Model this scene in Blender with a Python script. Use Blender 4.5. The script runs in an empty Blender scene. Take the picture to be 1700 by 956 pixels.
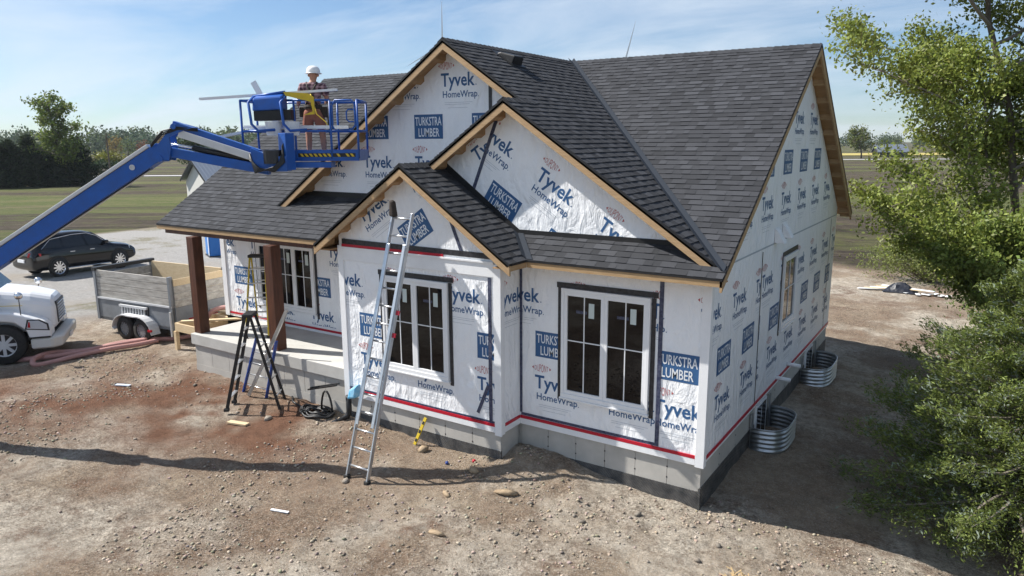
import bpy, math, random
import numpy as np
from mathutils import Vector, Matrix
random.seed(7); rng = np.random.default_rng(7)
scene = bpy.context.scene
col = scene.collection
R = math.radians

# ---------------------------------------------------------------- camera
YAW, PITCH, ROLL, FPX = -0.5792, -0.2004, -0.005, 1199.98
CAM = Vector((3.394, -10.789, 5.175))
fw = Vector((math.sin(YAW)*math.cos(PITCH), math.cos(YAW)*math.cos(PITCH), math.sin(PITCH)))
rt0 = Vector((math.cos(YAW), -math.sin(YAW), 0)); up0 = rt0.cross(fw)
rt = rt0*math.cos(ROLL)+up0*math.sin(ROLL); up = up0*math.cos(ROLL)-rt0*math.sin(ROLL)
cd = bpy.data.cameras.new('camera'); cam = bpy.data.objects.new('camera', cd); col.objects.link(cam)
cd.sensor_width = 36; cd.lens = FPX/1700*36; cd.clip_start = .1; cd.clip_end = 5000
cam.matrix_world = Matrix(((rt.x, up.x, -fw.x, CAM.x), (rt.y, up.y, -fw.y, CAM.y), (rt.z, up.z, -fw.z, CAM.z), (0, 0, 0, 1)))
scene.camera = cam
# ---------------------------------------------------------------- light
SUN_EL, SUN_AZ = 47, 18          # elevation; travel direction measured from +X towards +Y
sd = Vector((math.cos(R(SUN_AZ))*math.cos(R(SUN_EL)), math.sin(R(SUN_AZ))*math.cos(R(SUN_EL)), -math.sin(R(SUN_EL))))
w = bpy.data.worlds.new('World'); scene.world = w; w.use_nodes = True
nt = w.node_tree; nt.nodes.clear()
def wn(t, **k):
    n = nt.nodes.new(t)
    for a, b in k.items(): setattr(n, a, b)
    return n
sky = wn('ShaderNodeTexSky', sky_type='NISHITA', sun_disc=False, sun_elevation=R(SUN_EL), sun_rotation=math.atan2(-sd.x, -sd.y), altitude=200, air_density=1.0, dust_density=.1, ozone_density=2.2)
tc = wn('ShaderNodeTexCoord'); sep = wn('ShaderNodeSeparateXYZ'); nt.links.new(tc.outputs['Generated'], sep.inputs[0])
zz = wn('ShaderNodeMath', operation='ADD'); zz.inputs[1].default_value = .16; nt.links.new(sep.outputs[2], zz.inputs[0])
dv = wn('ShaderNodeVectorMath', operation='DIVIDE'); nt.links.new(tc.outputs['Generated'], dv.inputs[0])
cmb = wn('ShaderNodeCombineXYZ')
for i in range(3): nt.links.new(zz.outputs[0], cmb.inputs[i])
nt.links.new(cmb.outputs[0], dv.inputs[1])
mp = wn('ShaderNodeMapping'); mp.inputs['Scale'].default_value = (.55, 1.1, .3); mp.inputs['Rotation'].default_value = (0, 0, .6); mp.inputs['Location'].default_value = (1.3, .4, 0)
nt.links.new(dv.outputs[0], mp.inputs[0])
no = wn('ShaderNodeTexNoise'); no.inputs['Scale'].default_value = 1.1; no.inputs['Detail'].default_value = 9; no.inputs['Roughness'].default_value = .58; no.inputs['Distortion'].default_value = .7
nt.links.new(mp.outputs[0], no.inputs['Vector'])
cr = wn('ShaderNodeValToRGB'); cr.color_ramp.elements[0].position = .40; cr.color_ramp.elements[0].color = (0, 0, 0, 1); cr.color_ramp.elements[1].position = .70; cr.color_ramp.elements[1].color = (.72, .72, .72, 1)
nt.links.new(no.outputs[0], cr.inputs[0])
mx = wn('ShaderNodeMixRGB'); mx.inputs[2].default_value = (9.6, 9.0, 8.6, 1)
nt.links.new(cr.outputs[0], mx.inputs[0]); nt.links.new(sky.outputs[0], mx.inputs[1])
bg = wn('ShaderNodeBackground'); bg.inputs['Strength'].default_value = .060
tn_ = wn('ShaderNodeMixRGB', blend_type='MULTIPLY'); tn_.inputs[0].default_value = 1; tn_.inputs[2].default_value = (.84, 1.0, 1.17, 1); nt.links.new(mx.outputs[0], tn_.inputs[1]); nt.links.new(tn_.outputs[0], bg.inputs[0])
wo = wn('ShaderNodeOutputWorld'); nt.links.new(bg.outputs[0], wo.inputs[0])
ld = bpy.data.lights.new('sun', 'SUN'); ld.energy = 4.8; ld.angle = R(.5); ld.color = (1, .96, .90)
sun = bpy.data.objects.new('sun', ld); col.objects.link(sun); sun.rotation_euler = sd.to_track_quat('-Z', 'Y').to_euler(); sun.location = (-20, -8, 30)
vs = scene.view_settings; vs.view_transform = 'Standard'; vs.look = 'None'; vs.exposure = 0.76; vs.gamma = 1; vs.use_curve_mapping = False

# ---------------------------------------------------------------- materials
MATS = {}
def mat(name, color, rough=.7, metal=0, noise=None, bump=None, spec=.4, attr=None, wave=None, stretch=None, coat=0, trans=0):
    """noise=(scale, amount, second colour)  bump=(scale, strength, distance)  wave=(scale,strength,direction) stretch=vector scale"""
    m = bpy.data.materials.new(name); m.use_nodes = True; t = m.node_tree; N = t.nodes; L = t.links
    p = N['Principled BSDF']; p.inputs['Roughness'].default_value = rough; p.inputs['Metallic'].default_value = metal
    p.inputs['Specular IOR Level'].default_value = spec
    if coat: p.inputs['Coat Weight'].default_value = coat; p.inputs['Coat Roughness'].default_value = .04
    c = (*color, 1); p.inputs['Base Color'].default_value = c
    tcn = N.new('ShaderNodeTexCoord'); vec = tcn.outputs['Object']
    if stretch:
        mpn = N.new('ShaderNodeMapping'); mpn.inputs['Scale'].default_value = stretch; L.new(vec, mpn.inputs[0]); vec = mpn.outputs[0]
    out = None
    if noise:
        n = N.new('ShaderNodeTexNoise'); n.inputs['Scale'].default_value = noise[0]; n.inputs['Detail'].default_value = 7; n.inputs['Roughness'].default_value = .65; L.new(vec, n.inputs['Vector'])
        r = N.new('ShaderNodeMapRange'); r.inputs[1].default_value = .35; r.inputs[2].default_value = .65; r.inputs[4].default_value = noise[1]; L.new(n.outputs[0], r.inputs[0])
        x = N.new('ShaderNodeMixRGB'); x.inputs[1].default_value = c; x.inputs[2].default_value = (*noise[2], 1); L.new(r.outputs[0], x.inputs[0]); out = x.outputs[0]
        rr = N.new('ShaderNodeMapRange'); rr.inputs[3].default_value = max(0, rough-.08); rr.inputs[4].default_value = min(1, rough+.1); L.new(n.outputs[0], rr.inputs[0]); L.new(rr.outputs[0], p.inputs['Roughness'])
    if attr:
        a = N.new('ShaderNodeVertexColor'); a.layer_name = attr
        x = N.new('ShaderNodeMixRGB'); x.blend_type = 'MULTIPLY'; x.inputs[0].default_value = 1; x.inputs[1].default_value = c
        if out: L.new(out, x.inputs[1])
        L.new(a.outputs[0], x.inputs[2]); out = x.outputs[0]
    if out: L.new(out, p.inputs['Base Color'])
    nrm = None
    if wave:
        wv = N.new('ShaderNodeTexWave'); wv.inputs['Scale'].default_value = wave[0]; wv.bands_direction = wave[2]; L.new(tcn.outputs['Object'], wv.inputs['Vector'])
        b = N.new('ShaderNodeBump'); b.inputs['Strength'].default_value = wave[1]; b.inputs['Distance'].default_value = .02; L.new(wv.outputs['Fac'], b.inputs['Height']); nrm = b.outputs[0]
    if bump:
        bs = bump if isinstance(bump[0], (tuple, list)) else [bump]
        for (s, st, ds) in bs:
            n = N.new('ShaderNodeTexNoise'); n.inputs['Scale'].default_value = s; n.inputs['Detail'].default_value = 6; L.new(vec, n.inputs['Vector'])
            b = N.new('ShaderNodeBump'); b.inputs['Strength'].default_value = st; b.inputs['Distance'].default_value = ds; L.new(n.outputs[0], b.inputs['Height'])
            if nrm: L.new(nrm, b.inputs['Normal'])
            nrm = b.outputs[0]
    if nrm: L.new(nrm, p.inputs['Normal'])
    MATS[name] = m; return m
mat('wrap', (.88, .895, .91), .40, noise=(3, .35, (.80, .815, .84)), bump=[(1.3, .7, .11), (4.5, .7, .05), (15, .5, .014)], stretch=(1, 1, .5))
for n_ in MATS['wrap'].node_tree.nodes:
    if n_.type == 'TEX_NOISE': n_.inputs['Distortion'].default_value = 1.6
mat('ink_blue', (.03, .10, .24), .5, noise=(30, .4, (.05, .14, .30)))
mat('ink_red', (.45, .10, .10), .5)
mat('ink_grey', (.42, .46, .50), .6)
mat('ink_white', (.74, .77, .80), .5)
mat('tape_red', (.50, .012, .03), .35, noise=(25, .5, (.35, .01, .03)))
mat('tape_black', (.012, .012, .014), .4, noise=(14, .6, (.07, .07, .08)), bump=(20, .4, .01))
mat('tape_navy', (.01, .018, .06), .35, noise=(22, .25, (.35, .37, .45)))
mat('trim_white', (.82, .83, .84), .5, noise=(4, .4, (.70, .71, .72)))
mat('pvc', (.80, .81, .82), .3)
mat('glass', (.004, .004, .005), .02, spec=.32, bump=(1.2, .05, .02))
mat('sticker', (.55, .62, .60), .5)
mat('pine', (.44, .30, .16), .65, noise=(5, .8, (.32, .20, .10)), stretch=(1, 1, 6), bump=(30, .2, .004))
mat('pine_x', (.46, .315, .175), .65, noise=(7, .8, (.34, .215, .11)), stretch=(.5, 2, 6), bump=(30, .2, .004))
mat('plywood', (.42, .26, .13), .75, noise=(6, .7, (.30, .18, .085)), stretch=(.6, 3, 3))
mat('lumber_new', (.66, .52, .33), .65, noise=(6, .7, (.54, .40, .23)), stretch=(1, 4, 4))
mat('cedar', (.105, .036, .016), .5, noise=(5, .9, (.05, .017, .008)), stretch=(3, 3, .5), bump=(16, .3, .008))
mat('wood_grey', (.50, .475, .43), .85, noise=(3.5, .9, (.27, .25, .22)), stretch=(.6, 2, 4), bump=(20, .4, .008))
mat('shingle', (.056, .058, .064), .9, noise=(90, .6, (.028, .029, .034)), attr='tint', bump=(140, .5, .004), spec=.25)
mat('flashing', (.026, .032, .042), .8, spec=.15, noise=(6, .5, (.03, .036, .046)))
mat('drip', (.012, .012, .013), .6)
mat('concrete', (.49, .47, .43), .85, noise=(1.6, .8, (.37, .355, .325)), bump=(60, .15, .004))
mat('slab', (.50, .49, .46), .8, noise=(2.2, .8, (.40, .39, .36)), bump=(50, .15, .004))
mat('membrane', (.05, .052, .055), .5, wave=(11, 1.0, 'DIAGONAL'), noise=(4, .8, (.20, .19, .175)))
mat('galv', (.50, .53, .55), .35, metal=.9, noise=(5, .6, (.38, .40, .42)))
mat('alu', (.62, .63, .64), .35, metal=.85, noise=(8, .5, (.45, .46, .47)))
mat('black_plastic', (.012, .012, .013), .45, noise=(8, .5, (.03, .03, .03)))
mat('rubber', (.018, .018, .019), .8, noise=(12, .6, (.05, .047, .042)))
mat('lift_blue', (.012, .10, .42), .38, noise=(5, .6, (.02, .075, .27)), coat=.15, bump=(3, .15, .02))
mat('lift_grey', (.62, .63, .64), .45, noise=(4, .5, (.48, .49, .50)))
mat('dark_steel', (.05, .05, .055), .4, metal=.6)
mat('yellow', (.66, .48, .03), .5, noise=(8, .5, (.5, .34, .03)))
mat('blue_tool', (.02, .05, .22), .4)
mat('blue_bag', (.05, .40, .68), .5, noise=(9, .6, (.55, .72, .82)))
mat('white_paint', (.78, .79, .80), .3, coat=.5, noise=(2, .3, (.70, .71, .72)))
mat('chrome', (.75, .76, .78), .15, metal=1)
mat('car_black', (.003, .003, .005), .12, coat=.5, spec=.3)
mat('car_glass', (.01, .013, .016), .04, spec=.7)
mat('truck_glass', (.05, .085, .11), .05, spec=.8)
mat('lamp_red', (.40, .01, .02), .25, coat=.5)
mat('lamp_clear', (.55, .57, .60), .12, coat=.6)
mat('trailer_grey', (.22, .235, .25), .45, noise=(4, .6, (.16, .17, .185)), coat=.1)
mat('hose_pink', (.50, .27, .24), .6, noise=(6, .6, (.40, .22, .19)), wave=(16, .25, 'X'))
mat('toilet_blue', (.02, .17, .52), .4)
mat('metal_roof', (.22, .25, .30), .4, metal=.4)
mat('siding', (.62, .61, .57), .7)
mat('skin', (.40, .20, .13), .55)
mat('plaid', (.20, .09, .11), .85)
mat('shorts', (.33, .13, .085), .85, noise=(12, .5, (.24, .09, .06)))
mat('boot', (.55, .52, .48), .7)
mat('leather', (.03, .022, .018), .7, noise=(20, .5, (.08, .06, .045)))
mat('hat', (.80, .80, .80), .35)
mat('rock', (.36, .315, .26), .9, attr='tint', noise=(9, .9, (.19, .155, .12)), bump=(25, .6, .02))
mat('bark', (.13, .105, .08), .9, noise=(6, .8, (.07, .055, .04)), stretch=(1, 1, .3), bump=(14, .8, .03))
mat('twig', (.22, .19, .16), .9)
mat('leaf', (.165, .215, .05), .5, attr='tint')
mat('needle', (.115, .15, .042), .6, attr='tint')
mat('cedar_leaf', (.030, .050, .020), .8, attr='tint')
mat('far_leaf', (.085, .115, .060), .8, attr='tint')
mat('turbine', (.75, .76, .78), .5)
mat('road', (.42, .41, .40), .9)
mat('crop', (.46, .36, .10), .9, noise=(.05, .7, (.34, .30, .10)))
mat('tarp', (.02, .022, .03), .4, bump=(8, .6, .05))
mat('straw', (.48, .34, .17), .8)
mat('plate', (.55, .6, .68), .4)
for nm_ in ('leaf', 'needle', 'far_leaf', 'cedar_leaf'):      # leaves let light through
    t = MATS[nm_].node_tree; p = t.nodes['Principled BSDF']; tr_ = t.nodes.new('ShaderNodeBsdfTranslucent'); ms = t.nodes.new('ShaderNodeMixShader'); ms.inputs[0].default_value = .35
    src = p.inputs['Base Color'].links[0].from_socket; t.links.new(src, tr_.inputs[0]); t.links.new(p.outputs[0], ms.inputs[1]); t.links.new(tr_.outputs[0], ms.inputs[2]); t.links.new(ms.outputs[0], t.nodes['Material Output'].inputs[0])
# plaid: checked shirt from two wave bands
m = MATS['plaid']; t = m.node_tree; p = t.nodes['Principled BSDF']; tcn = t.nodes['Texture Coordinate']
prev = None
for d_, s_ in (('X', 4.2), ('Z', 4.2)):
    wv = t.nodes.new('ShaderNodeTexWave'); wv.bands_direction = d_; wv.inputs['Scale'].default_value = s_; t.links.new(tcn.outputs['Object'], wv.inputs['Vector'])
    rp = t.nodes.new('ShaderNodeValToRGB'); rp.color_ramp.interpolation = 'CONSTANT'; rp.color_ramp.elements[0].color = (.055, .02, .03, 1); rp.color_ramp.elements[1].position = .62; rp.color_ramp.elements[1].color = (.42, .26, .27, 1); t.links.new(wv.outputs['Fac'], rp.inputs[0])
    if prev:
        x = t.nodes.new('ShaderNodeMixRGB'); x.inputs[0].default_value = .5; t.links.new(prev, x.inputs[1]); t.links.new(rp.outputs[0], x.inputs[2]); t.links.new(x.outputs[0], p.inputs['Base Color'])
    prev = rp.outputs[0]

# ---------------------------------------------------------------- helpers
ORG = {}
def V(*a): return Vector(a)
def tag(o, label=None, cat=None, group=None, kind=None):
    if label: o['label'] = label
    if cat: o['category'] = cat
    if group: o['group'] = group
    if kind: o['kind'] = kind
    return o
def thing(name, label, cat, loc=(0, 0, 0), rz=0, group=None, local=False):
    o = bpy.data.objects.new(name, None); col.objects.link(o); o.empty_display_size = .2
    o.location = loc; o.rotation_euler = (0, 0, rz); tag(o, label, cat, group)
    ORG[o.name] = Vector((0, 0, 0)) if local else Vector(loc)
    return o
class MB:
    def __init__(s): s.v = []; s.f = []; s.m = []; s.c = None
    def add(s, vs, fs, mi=0):
        b = len(s.v); s.v += [tuple(v) for v in vs]; s.f += [tuple(i+b for i in f) for f in fs]; s.m += [mi]*len(fs); return s
    def hexa(s, p, mi=0):   # 8 points: bottom 4 ccw, top 4
        return s.add(p, [(3, 2, 1, 0), (4, 5, 6, 7), (0, 1, 5, 4), (1, 2, 6, 5), (2, 3, 7, 6), (3, 0, 4, 7)], mi)
    def box(s, a, b, mi=0):
        x0, y0, z0 = a; x1, y1, z1 = b
        return s.hexa([(x0, y0, z0), (x1, y0, z0), (x1, y1, z0), (x0, y1, z0), (x0, y0, z1), (x1, y0, z1), (x1, y1, z1), (x0, y1, z1)], mi)
    def beam(s, a, b, wd, h, upv=(0, 0, 1), mi=0):
        a = Vector(a); b = Vector(b); d = (b-a).normalized(); u = Vector(upv); sx = d.cross(u)
        if sx.length < 1e-4: sx = d.cross(Vector((1, 0, 0)))
        sx.normalize(); u = sx.cross(d).normalized(); X = sx*wd/2; Y = u*h/2
        return s.hexa([a-X-Y, b-X-Y, b+X-Y, a+X-Y, a-X+Y, b-X+Y, b+X+Y, a+X+Y], mi)
    def tube(s, pts, r, n=8, mi=0, cap=True):
        pts = [Vector(p) for p in pts]; rs = r if isinstance(r, (list, tuple)) else [r]*len(pts); b = len(s.v); prev = None
        for i, p in enumerate(pts):
            d = (pts[min(i+1, len(pts)-1)]-pts[max(i-1, 0)]).normalized()
            if prev is None:
                x = d.orthogonal().normalized()
            else:
                x = prev-d*prev.dot(d)
                x = x.normalized() if x.length > 1e-5 else d.orthogonal().normalized()
            prev = x; y = d.cross(x)
            for k in range(n):
                an = 2*math.pi*k/n; s.v.append(tuple(p+(x*math.cos(an)+y*math.sin(an))*rs[i]))
        for i in range(len(pts)-1):
            for k in range(n):
                s.f.append((b+i*n+k, b+i*n+(k+1) % n, b+(i+1)*n+(k+1) % n, b+(i+1)*n+k)); s.m.append(mi)
        if cap:
            s.f.append(tuple(b+k for k in reversed(range(n)))); s.m.append(mi)
            s.f.append(tuple(b+(len(pts)-1)*n+k for k in range(n))); s.m.append(mi)
        return s
    def prism(s, poly, ext, mi=0):   # poly of 3D points, extruded by vector ext
        n = len(poly); e = Vector(ext); A = [Vector(p) for p in poly]; B = [p+e for p in A]
        nn = Vector((0, 0, 0))
        for i in range(n): nn += A[i].cross(A[(i+1) % n])
        if nn.dot(e) > 0: A.reverse(); B.reverse()
        return s.add(A+B, [tuple(range(n)), tuple(reversed(range(n, 2*n)))]+[((i+1) % n, i, n+i, n+(i+1) % n) for i in range(n)], mi)
    def lathe(s, prof, c, axis='y', n=24, mi=0):   # prof (r, h) about an axis through c
        b = len(s.v)
        for (r, h) in prof:
            for k in range(n):
                a = 2*math.pi*k/n; q = (r*math.cos(a), r*math.sin(a))
                p = {'y': (q[0], h, q[1]), 'x': (h, q[0], q[1]), 'z': (q[0], q[1], h)}[axis]
                s.v.append((c[0]+p[0], c[1]+p[1], c[2]+p[2]))
        for i in range(len(prof)-1):
            for k in range(n):
                s.f.append((b+i*n+k, b+i*n+(k+1) % n, b+(i+1)*n+(k+1) % n, b+(i+1)*n+k)); s.m.append(mi)
        return s
    def build(s, name, mats, parent=None, smooth=False, bevel=0, top=False):
        root = parent
        while root is not None and root.parent is not None: root = root.parent
        off = ORG.get(root.name, Vector((0, 0, 0))) if root is not None else Vector((0, 0, 0))
        me = bpy.data.meshes.new(name)
        me.from_pydata([(v[0]-off.x, v[1]-off.y, v[2]-off.z) for v in s.v], [], s.f)
        for mm in ([mats] if isinstance(mats, str) else mats): me.materials.append(MATS[mm])
        if not isinstance(mats, str): me.polygons.foreach_set('material_index', s.m)
        if smooth: me.polygons.foreach_set('use_smooth', [True]*len(me.polygons))
        if s.c is not None:
            at = me.color_attributes.new('tint', 'FLOAT_COLOR', 'POINT'); at.data.foreach_set('color', np.asarray(s.c, dtype=np.float32).ravel())
        me.validate(); me.update()
        o = bpy.data.objects.new(name, me); col.objects.link(o)
        if parent is not None: o.parent = parent
        else: ORG[o.name] = Vector((0, 0, 0))
        if bevel:
            b = o.modifiers.new('bevel', 'BEVEL'); b.width = bevel; b.segments = 2; b.limit_method = 'ANGLE'
        return o
def npmesh(name, verts, faces, mats, parent=None, tint=None, smooth=False, off=None):
    """fast mesh from numpy: faces (n,3) or (n,4)"""
    if off is not None: verts = verts-np.array(off)
    me = bpy.data.meshes.new(name); k = faces.shape[1]
    me.vertices.add(len(verts)); me.vertices.foreach_set('co', verts.astype(np.float32).ravel())
    me.loops.add(faces.size); me.loops.foreach_set('vertex_index', faces.astype(np.int32).ravel())
    me.polygons.add(len(faces)); me.polygons.foreach_set('loop_start', np.arange(0, faces.size, k, dtype=np.int32))
    me.polygons.foreach_set('loop_total', np.full(len(faces), k, dtype=np.int32))
    for mm in ([mats] if isinstance(mats, str) else mats): me.materials.append(MATS[mm])
    if smooth: me.polygons.foreach_set('use_smooth', [True]*len(faces))
    if tint is not None:
        at = me.color_attributes.new('tint', 'FLOAT_COLOR', 'POINT'); at.data.foreach_set('color', tint.astype(np.float32).ravel())
    me.update(calc_edges=True); o = bpy.data.objects.new(name, me); col.objects.link(o)
    if parent is not None: o.parent = parent
    return o
def hash2(ix, iy, seed):
    n = (ix*374761393+iy*668265263+seed*144665) & 0x7fffffff
    n = ((n ^ (n >> 13))*1274126177) & 0x7fffffff
    return ((n ^ (n >> 16)) & 0xffff)/65535.0
def vnoise(x, y, seed=0):
    ix = np.floor(x).astype(np.int64); iy = np.floor(y).astype(np.int64); fx = x-ix; fy = y-iy
    fx = fx*fx*(3-2*fx); fy = fy*fy*(3-2*fy)
    a = hash2(ix, iy, seed); b = hash2(ix+1, iy, seed); c = hash2(ix, iy+1, seed); d = hash2(ix+1, iy+1, seed)
    return (a*(1-fx)+b*fx)*(1-fy)+(c*(1-fx)+d*fx)*fy
def fbm(x, y, seed=0, oct=4):
    s = 0; a = .5
    for o in range(oct): s = s+a*(vnoise(x*2**o, y*2**o, seed+o*17)-.5); a *= .5
    return s

# ---------------------------------------------------------------- house dimensions (metres)
H, E = 3.05, 3.171
XO, EO, YR, ZR, LW = .288, .409, 5.476, 7.071, 10.744
A_, D_, B_ = 3.494, .637, 3.894
XL, XC, YCF, YDF = -14.15, -5.459, .401, -.198
XD, EB, E2, ZB = -3.702, .398, .31, 4.776
YCW, YDW, YBW, YPW = .80, .15, -D_, 1.10
TM = (ZR-E)/(YR+EO); TS = .668; ZD = ZR-TS*(XD-XC)
XB = -A_-B_/2; TB = (ZB-E)/(B_/2+EB)
ZP = .556; YP = -.652; XPL = -12.75
def Mz(y): return E+TM*(y+EO)

# ---------------------------------------------------------------- ground
def gh(x, y, fine=True):
    x = np.asarray(x, float); y = np.asarray(y, float)
    b = np.interp(x, [-60, -20, -13.5, -9.5, -7, -3.5, 0, 1.2, 3.5, 9, 30], [-.35, -.38, -.34, -.50, -.56, -.60, -.76, -.86, -1.12, -1.2, -.9])
    b = b+.24*np.exp(-((x+3.0)/1.0)**2-((y+.15)/.7)**2)+.10*np.exp(-((x+8.5)/2.5)**2-((y+.9)/.6)**2)
    b = b-.10*np.exp(-((y+4.5)/2.0)**2)*np.clip((x+14)/5, 0, 1)*np.clip((3-x)/2, 0, 1)
    far = np.clip((np.hypot(x, y-5)-30)/60, 0, 1); b = b*(1-far)-.8*far
    back = np.clip((y-10)/8, 0, 1)*np.clip((x+6)/6, 0, 1); b = b*(1-back)-.8*back
    if fine:
        lump = np.clip(1-np.abs(y+1.0-np.clip(-x-3.4, 0, 1)*.7)/1.4, 0, 1)*np.clip((x+14)/2, 0, 1)*np.clip((2.5-x)/2, 0, 1)
        b = b+lump*.16*np.abs(fbm(x*3.1, y*3.1, 13, 4))
        for y0_, cv_ in ((-3.35, .05), (-4.75, .05)):
            yy_ = y0_+.18*(x+6)+cv_*np.sin(x*.6); b = b-.03*np.exp(-((y-yy_)/.17)**2)+.03*np.exp(-((np.abs(y-yy_)-.30)/.10)**2)
        near = np.clip(1-(np.hypot(x+5, y+1)-14)/25, .15, 1)
        b = b+near*(.11*fbm(x*.55, y*.55, 3, 3)+.10*fbm(x*2.3, y*2.3, 5, 4)+.035*np.abs(fbm(x*9, y*9, 9, 3)))
    return b
def lines(pieces):
    out = []
    for a, b, n in pieces: out += list(np.linspace(a, b, n, endpoint=False))
    return np.array(out)
def geo(a, b, n): return list(a*(b/a)**(np.arange(1, n+1)/n))
gx = lines([(-46, -16, 110), (-16, 4.4, 310), (4.4, 16, 40)]); gx = np.concatenate([[-46-g for g in geo(1, 1400, 34)][::-1], gx, [16+g for g in geo(1, 1400, 34)]])
gy = lines([(-14, -6, 30), (-6, 1.4, 130), (1.4, 26, 150), (26, 60, 60)]); gy = np.concatenate([[-14-g for g in geo(1, 1400, 26)][::-1], gy, [60+g for g in geo(1, 1600, 40)]])
GX, GY = np.meshgrid(gx, gy, indexing='ij'); GZ = gh(GX, GY)
nxg, nyg = GX.shape
verts = np.stack([GX.ravel(), GY.ravel(), GZ.ravel()], 1)
idx = np.arange(nxg*nyg).reshape(nxg, nyg)
faces = np.stack([idx[:-1, :-1].ravel(), idx[1:, :-1].ravel(), idx[1:, 1:].ravel(), idx[:-1, 1:].ravel()], 1)
# zones: building dirt, gravel drive, field.  v = distance along the view, u = across it
U2 = (GX*.837+GY*.547); V2 = (-GX*.547+GY*.837)
def zones(x, y):
    n = fbm(x*.35, y*.35, 21, 4)*5
    drive = np.clip((-20.0-x+n*.5+np.clip(y-2, 0, 9)*.55)/2.2, 0, 1)*np.clip((44.5+x+n*.35)/1.6, 0, 1)*np.clip((34-y+n)/2, 0, 1)
    edge = np.where(x < -10, 45+.02*y, 45)
    field = np.clip((-43.3-x+n*.35-(y-9)*.02)/.9, 0, 1)
    field = np.maximum(field, np.clip((y-25.5+n*.5-np.clip(-x-12, 0, 30)*.2)/1.5, 0, 1))
    field = np.maximum(field, np.clip((x-13+n)/3, 0, 1))
    field = np.maximum(field, np.clip((-y-26+n)/3, 0, 1))
    return drive*(1-field), field
dr, fi = zones(GX, GY)
patch = np.clip((np.exp(-((GX+10.2)/3.6)**2-((GY+1.9)/1.5)**2)+.55*np.exp(-((GX+14)/2.5)**2-((GY+4.2)/1.2)**2))*(1.25+4*fbm(GX*1.2, GY*1.2, 41, 4)), 0, 1)
tint = np.stack([dr.ravel(), fi.ravel(), patch.ravel(), np.ones(dr.size)], 1)
# ground shader
m = bpy.data.materials.new('earth'); m.use_nodes = True; t = m.node_tree; N = t.nodes; L = t.links; MATS['earth'] = m
p = N['Principled BSDF']; p.inputs['Roughness'].default_value = .95; p.inputs['Specular IOR Level'].default_value = .15
tcn = N.new('ShaderNodeTexCoord'); OBJ = tcn.outputs['Object']
def nnoise(scale, det=7, rough=.6, vec=None, lo=.35, hi=.65):
    n = N.new('ShaderNodeTexNoise'); n.inputs['Scale'].default_value = scale; n.inputs['Detail'].default_value = det; n.inputs['Roughness'].default_value = rough; L.new(vec or OBJ, n.inputs['Vector'])
    r = N.new('ShaderNodeMapRange'); r.inputs[1].default_value = lo; r.inputs[2].default_value = hi; L.new(n.outputs[0], r.inputs[0]); return r.outputs[0]
def mixc(f, a, b):
    x = N.new('ShaderNodeMixRGB')
    for i, q in ((0, f), (1, a), (2, b)):
        if isinstance(q, (tuple, float)): x.inputs[i].default_value = (*q, 1) if isinstance(q, tuple) else q
        else: L.new(q, x.inputs[i])
    return x.outputs[0]
va = N.new('ShaderNodeVertexColor'); va.layer_name = 'tint'; sp = N.new('ShaderNodeSeparateColor'); L.new(va.outputs[0], sp.inputs[0])
dirt = mixc(nnoise(.5, 8, .65), (.48, .385, .28), (.30, .205, .14))
dirt = mixc(nnoise(.33, 7, .6, lo=.46, hi=.60), dirt, (.68, .605, .50))
dirt = mixc(nnoise(.8, 7, .7, lo=.55, hi=.68), dirt, (.24, .15, .10))
dirt = mixc(nnoise(6, 8, .75, lo=.42, hi=.75), dirt, (.19, .145, .105))
dirt = mixc(nnoise(45, 4, .7, lo=.52, hi=.72), dirt, (.58, .55, .49))
grn = N.new('ShaderNodeMixRGB'); grn.blend_type = 'MULTIPLY'; L.new(nnoise(.45, 6, .65, lo=.40, hi=.56), grn.inputs[0]); L.new(dirt, grn.inputs[1])
L.new(mixc(nnoise(21, 5, .8, lo=.36, hi=.64), (.46, .44, .42), (1.28, 1.28, 1.28)), grn.inputs[2]); dirt = grn.outputs[0]
dirt = mixc(sp.outputs[2], dirt, mixc(nnoise(4, 8, .75), (.25, .135, .085), (.16, .085, .055)))
grav = mixc(nnoise(9, 8, .8), (.52, .50, .475), (.33, .315, .295))
grav = mixc(nnoise(.28, 8, .75, lo=.54, hi=.64), grav, mixc(nnoise(5, 6, .8), (.14, .145, .07), (.38, .34, .27)))
grav = mixc(nnoise(.2, 6, .7, lo=.52, hi=.72), grav, (.42, .37, .31))
mp0 = N.new('ShaderNodeMapping'); mp0.inputs['Rotation'].default_value = (0, 0, -.60); L.new(OBJ, mp0.inputs[0])
mpn = N.new('ShaderNodeMapping'); mpn.inputs['Scale'].default_value = (.006, .085, 1); L.new(mp0.outputs[0], mpn.inputs[0])
band = nnoise(1.0, 6, .7, mpn.outputs[0], .41, .50)
green = mixc(nnoise(1.5, 8, .75), (.060, .092, .022), (.135, .14, .048))
soil = mixc(nnoise(1.6, 8, .9), (.058, .044, .035), (.17, .135, .095))
mpf = N.new('ShaderNodeMapping'); mpf.inputs['Scale'].default_value = (.12, 1.3, 1); L.new(mp0.outputs[0], mpf.inputs[0])
soil = mixc(nnoise(.6, 8, .85, mpf.outputs[0], .42, .60), soil, (.035, .028, .022))
green = mixc(nnoise(.5, 8, .85, mpf.outputs[0], .48, .62), green, (.19, .165, .085))
soil = mixc(nnoise(.35, 8, .8, lo=.5, hi=.64), soil, (.10, .11, .035))
fld = mixc(band, green, soil)
c1 = mixc(sp.outputs[0], dirt, grav); 
ef = N.new('ShaderNodeMath'); ef.operation = 'MULTIPLY_ADD'; L.new(nnoise(1.1, 7, .7), ef.inputs[0]); ef.inputs[1].default_value = .0; L.new(sp.outputs[1], ef.inputs[2])
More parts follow.
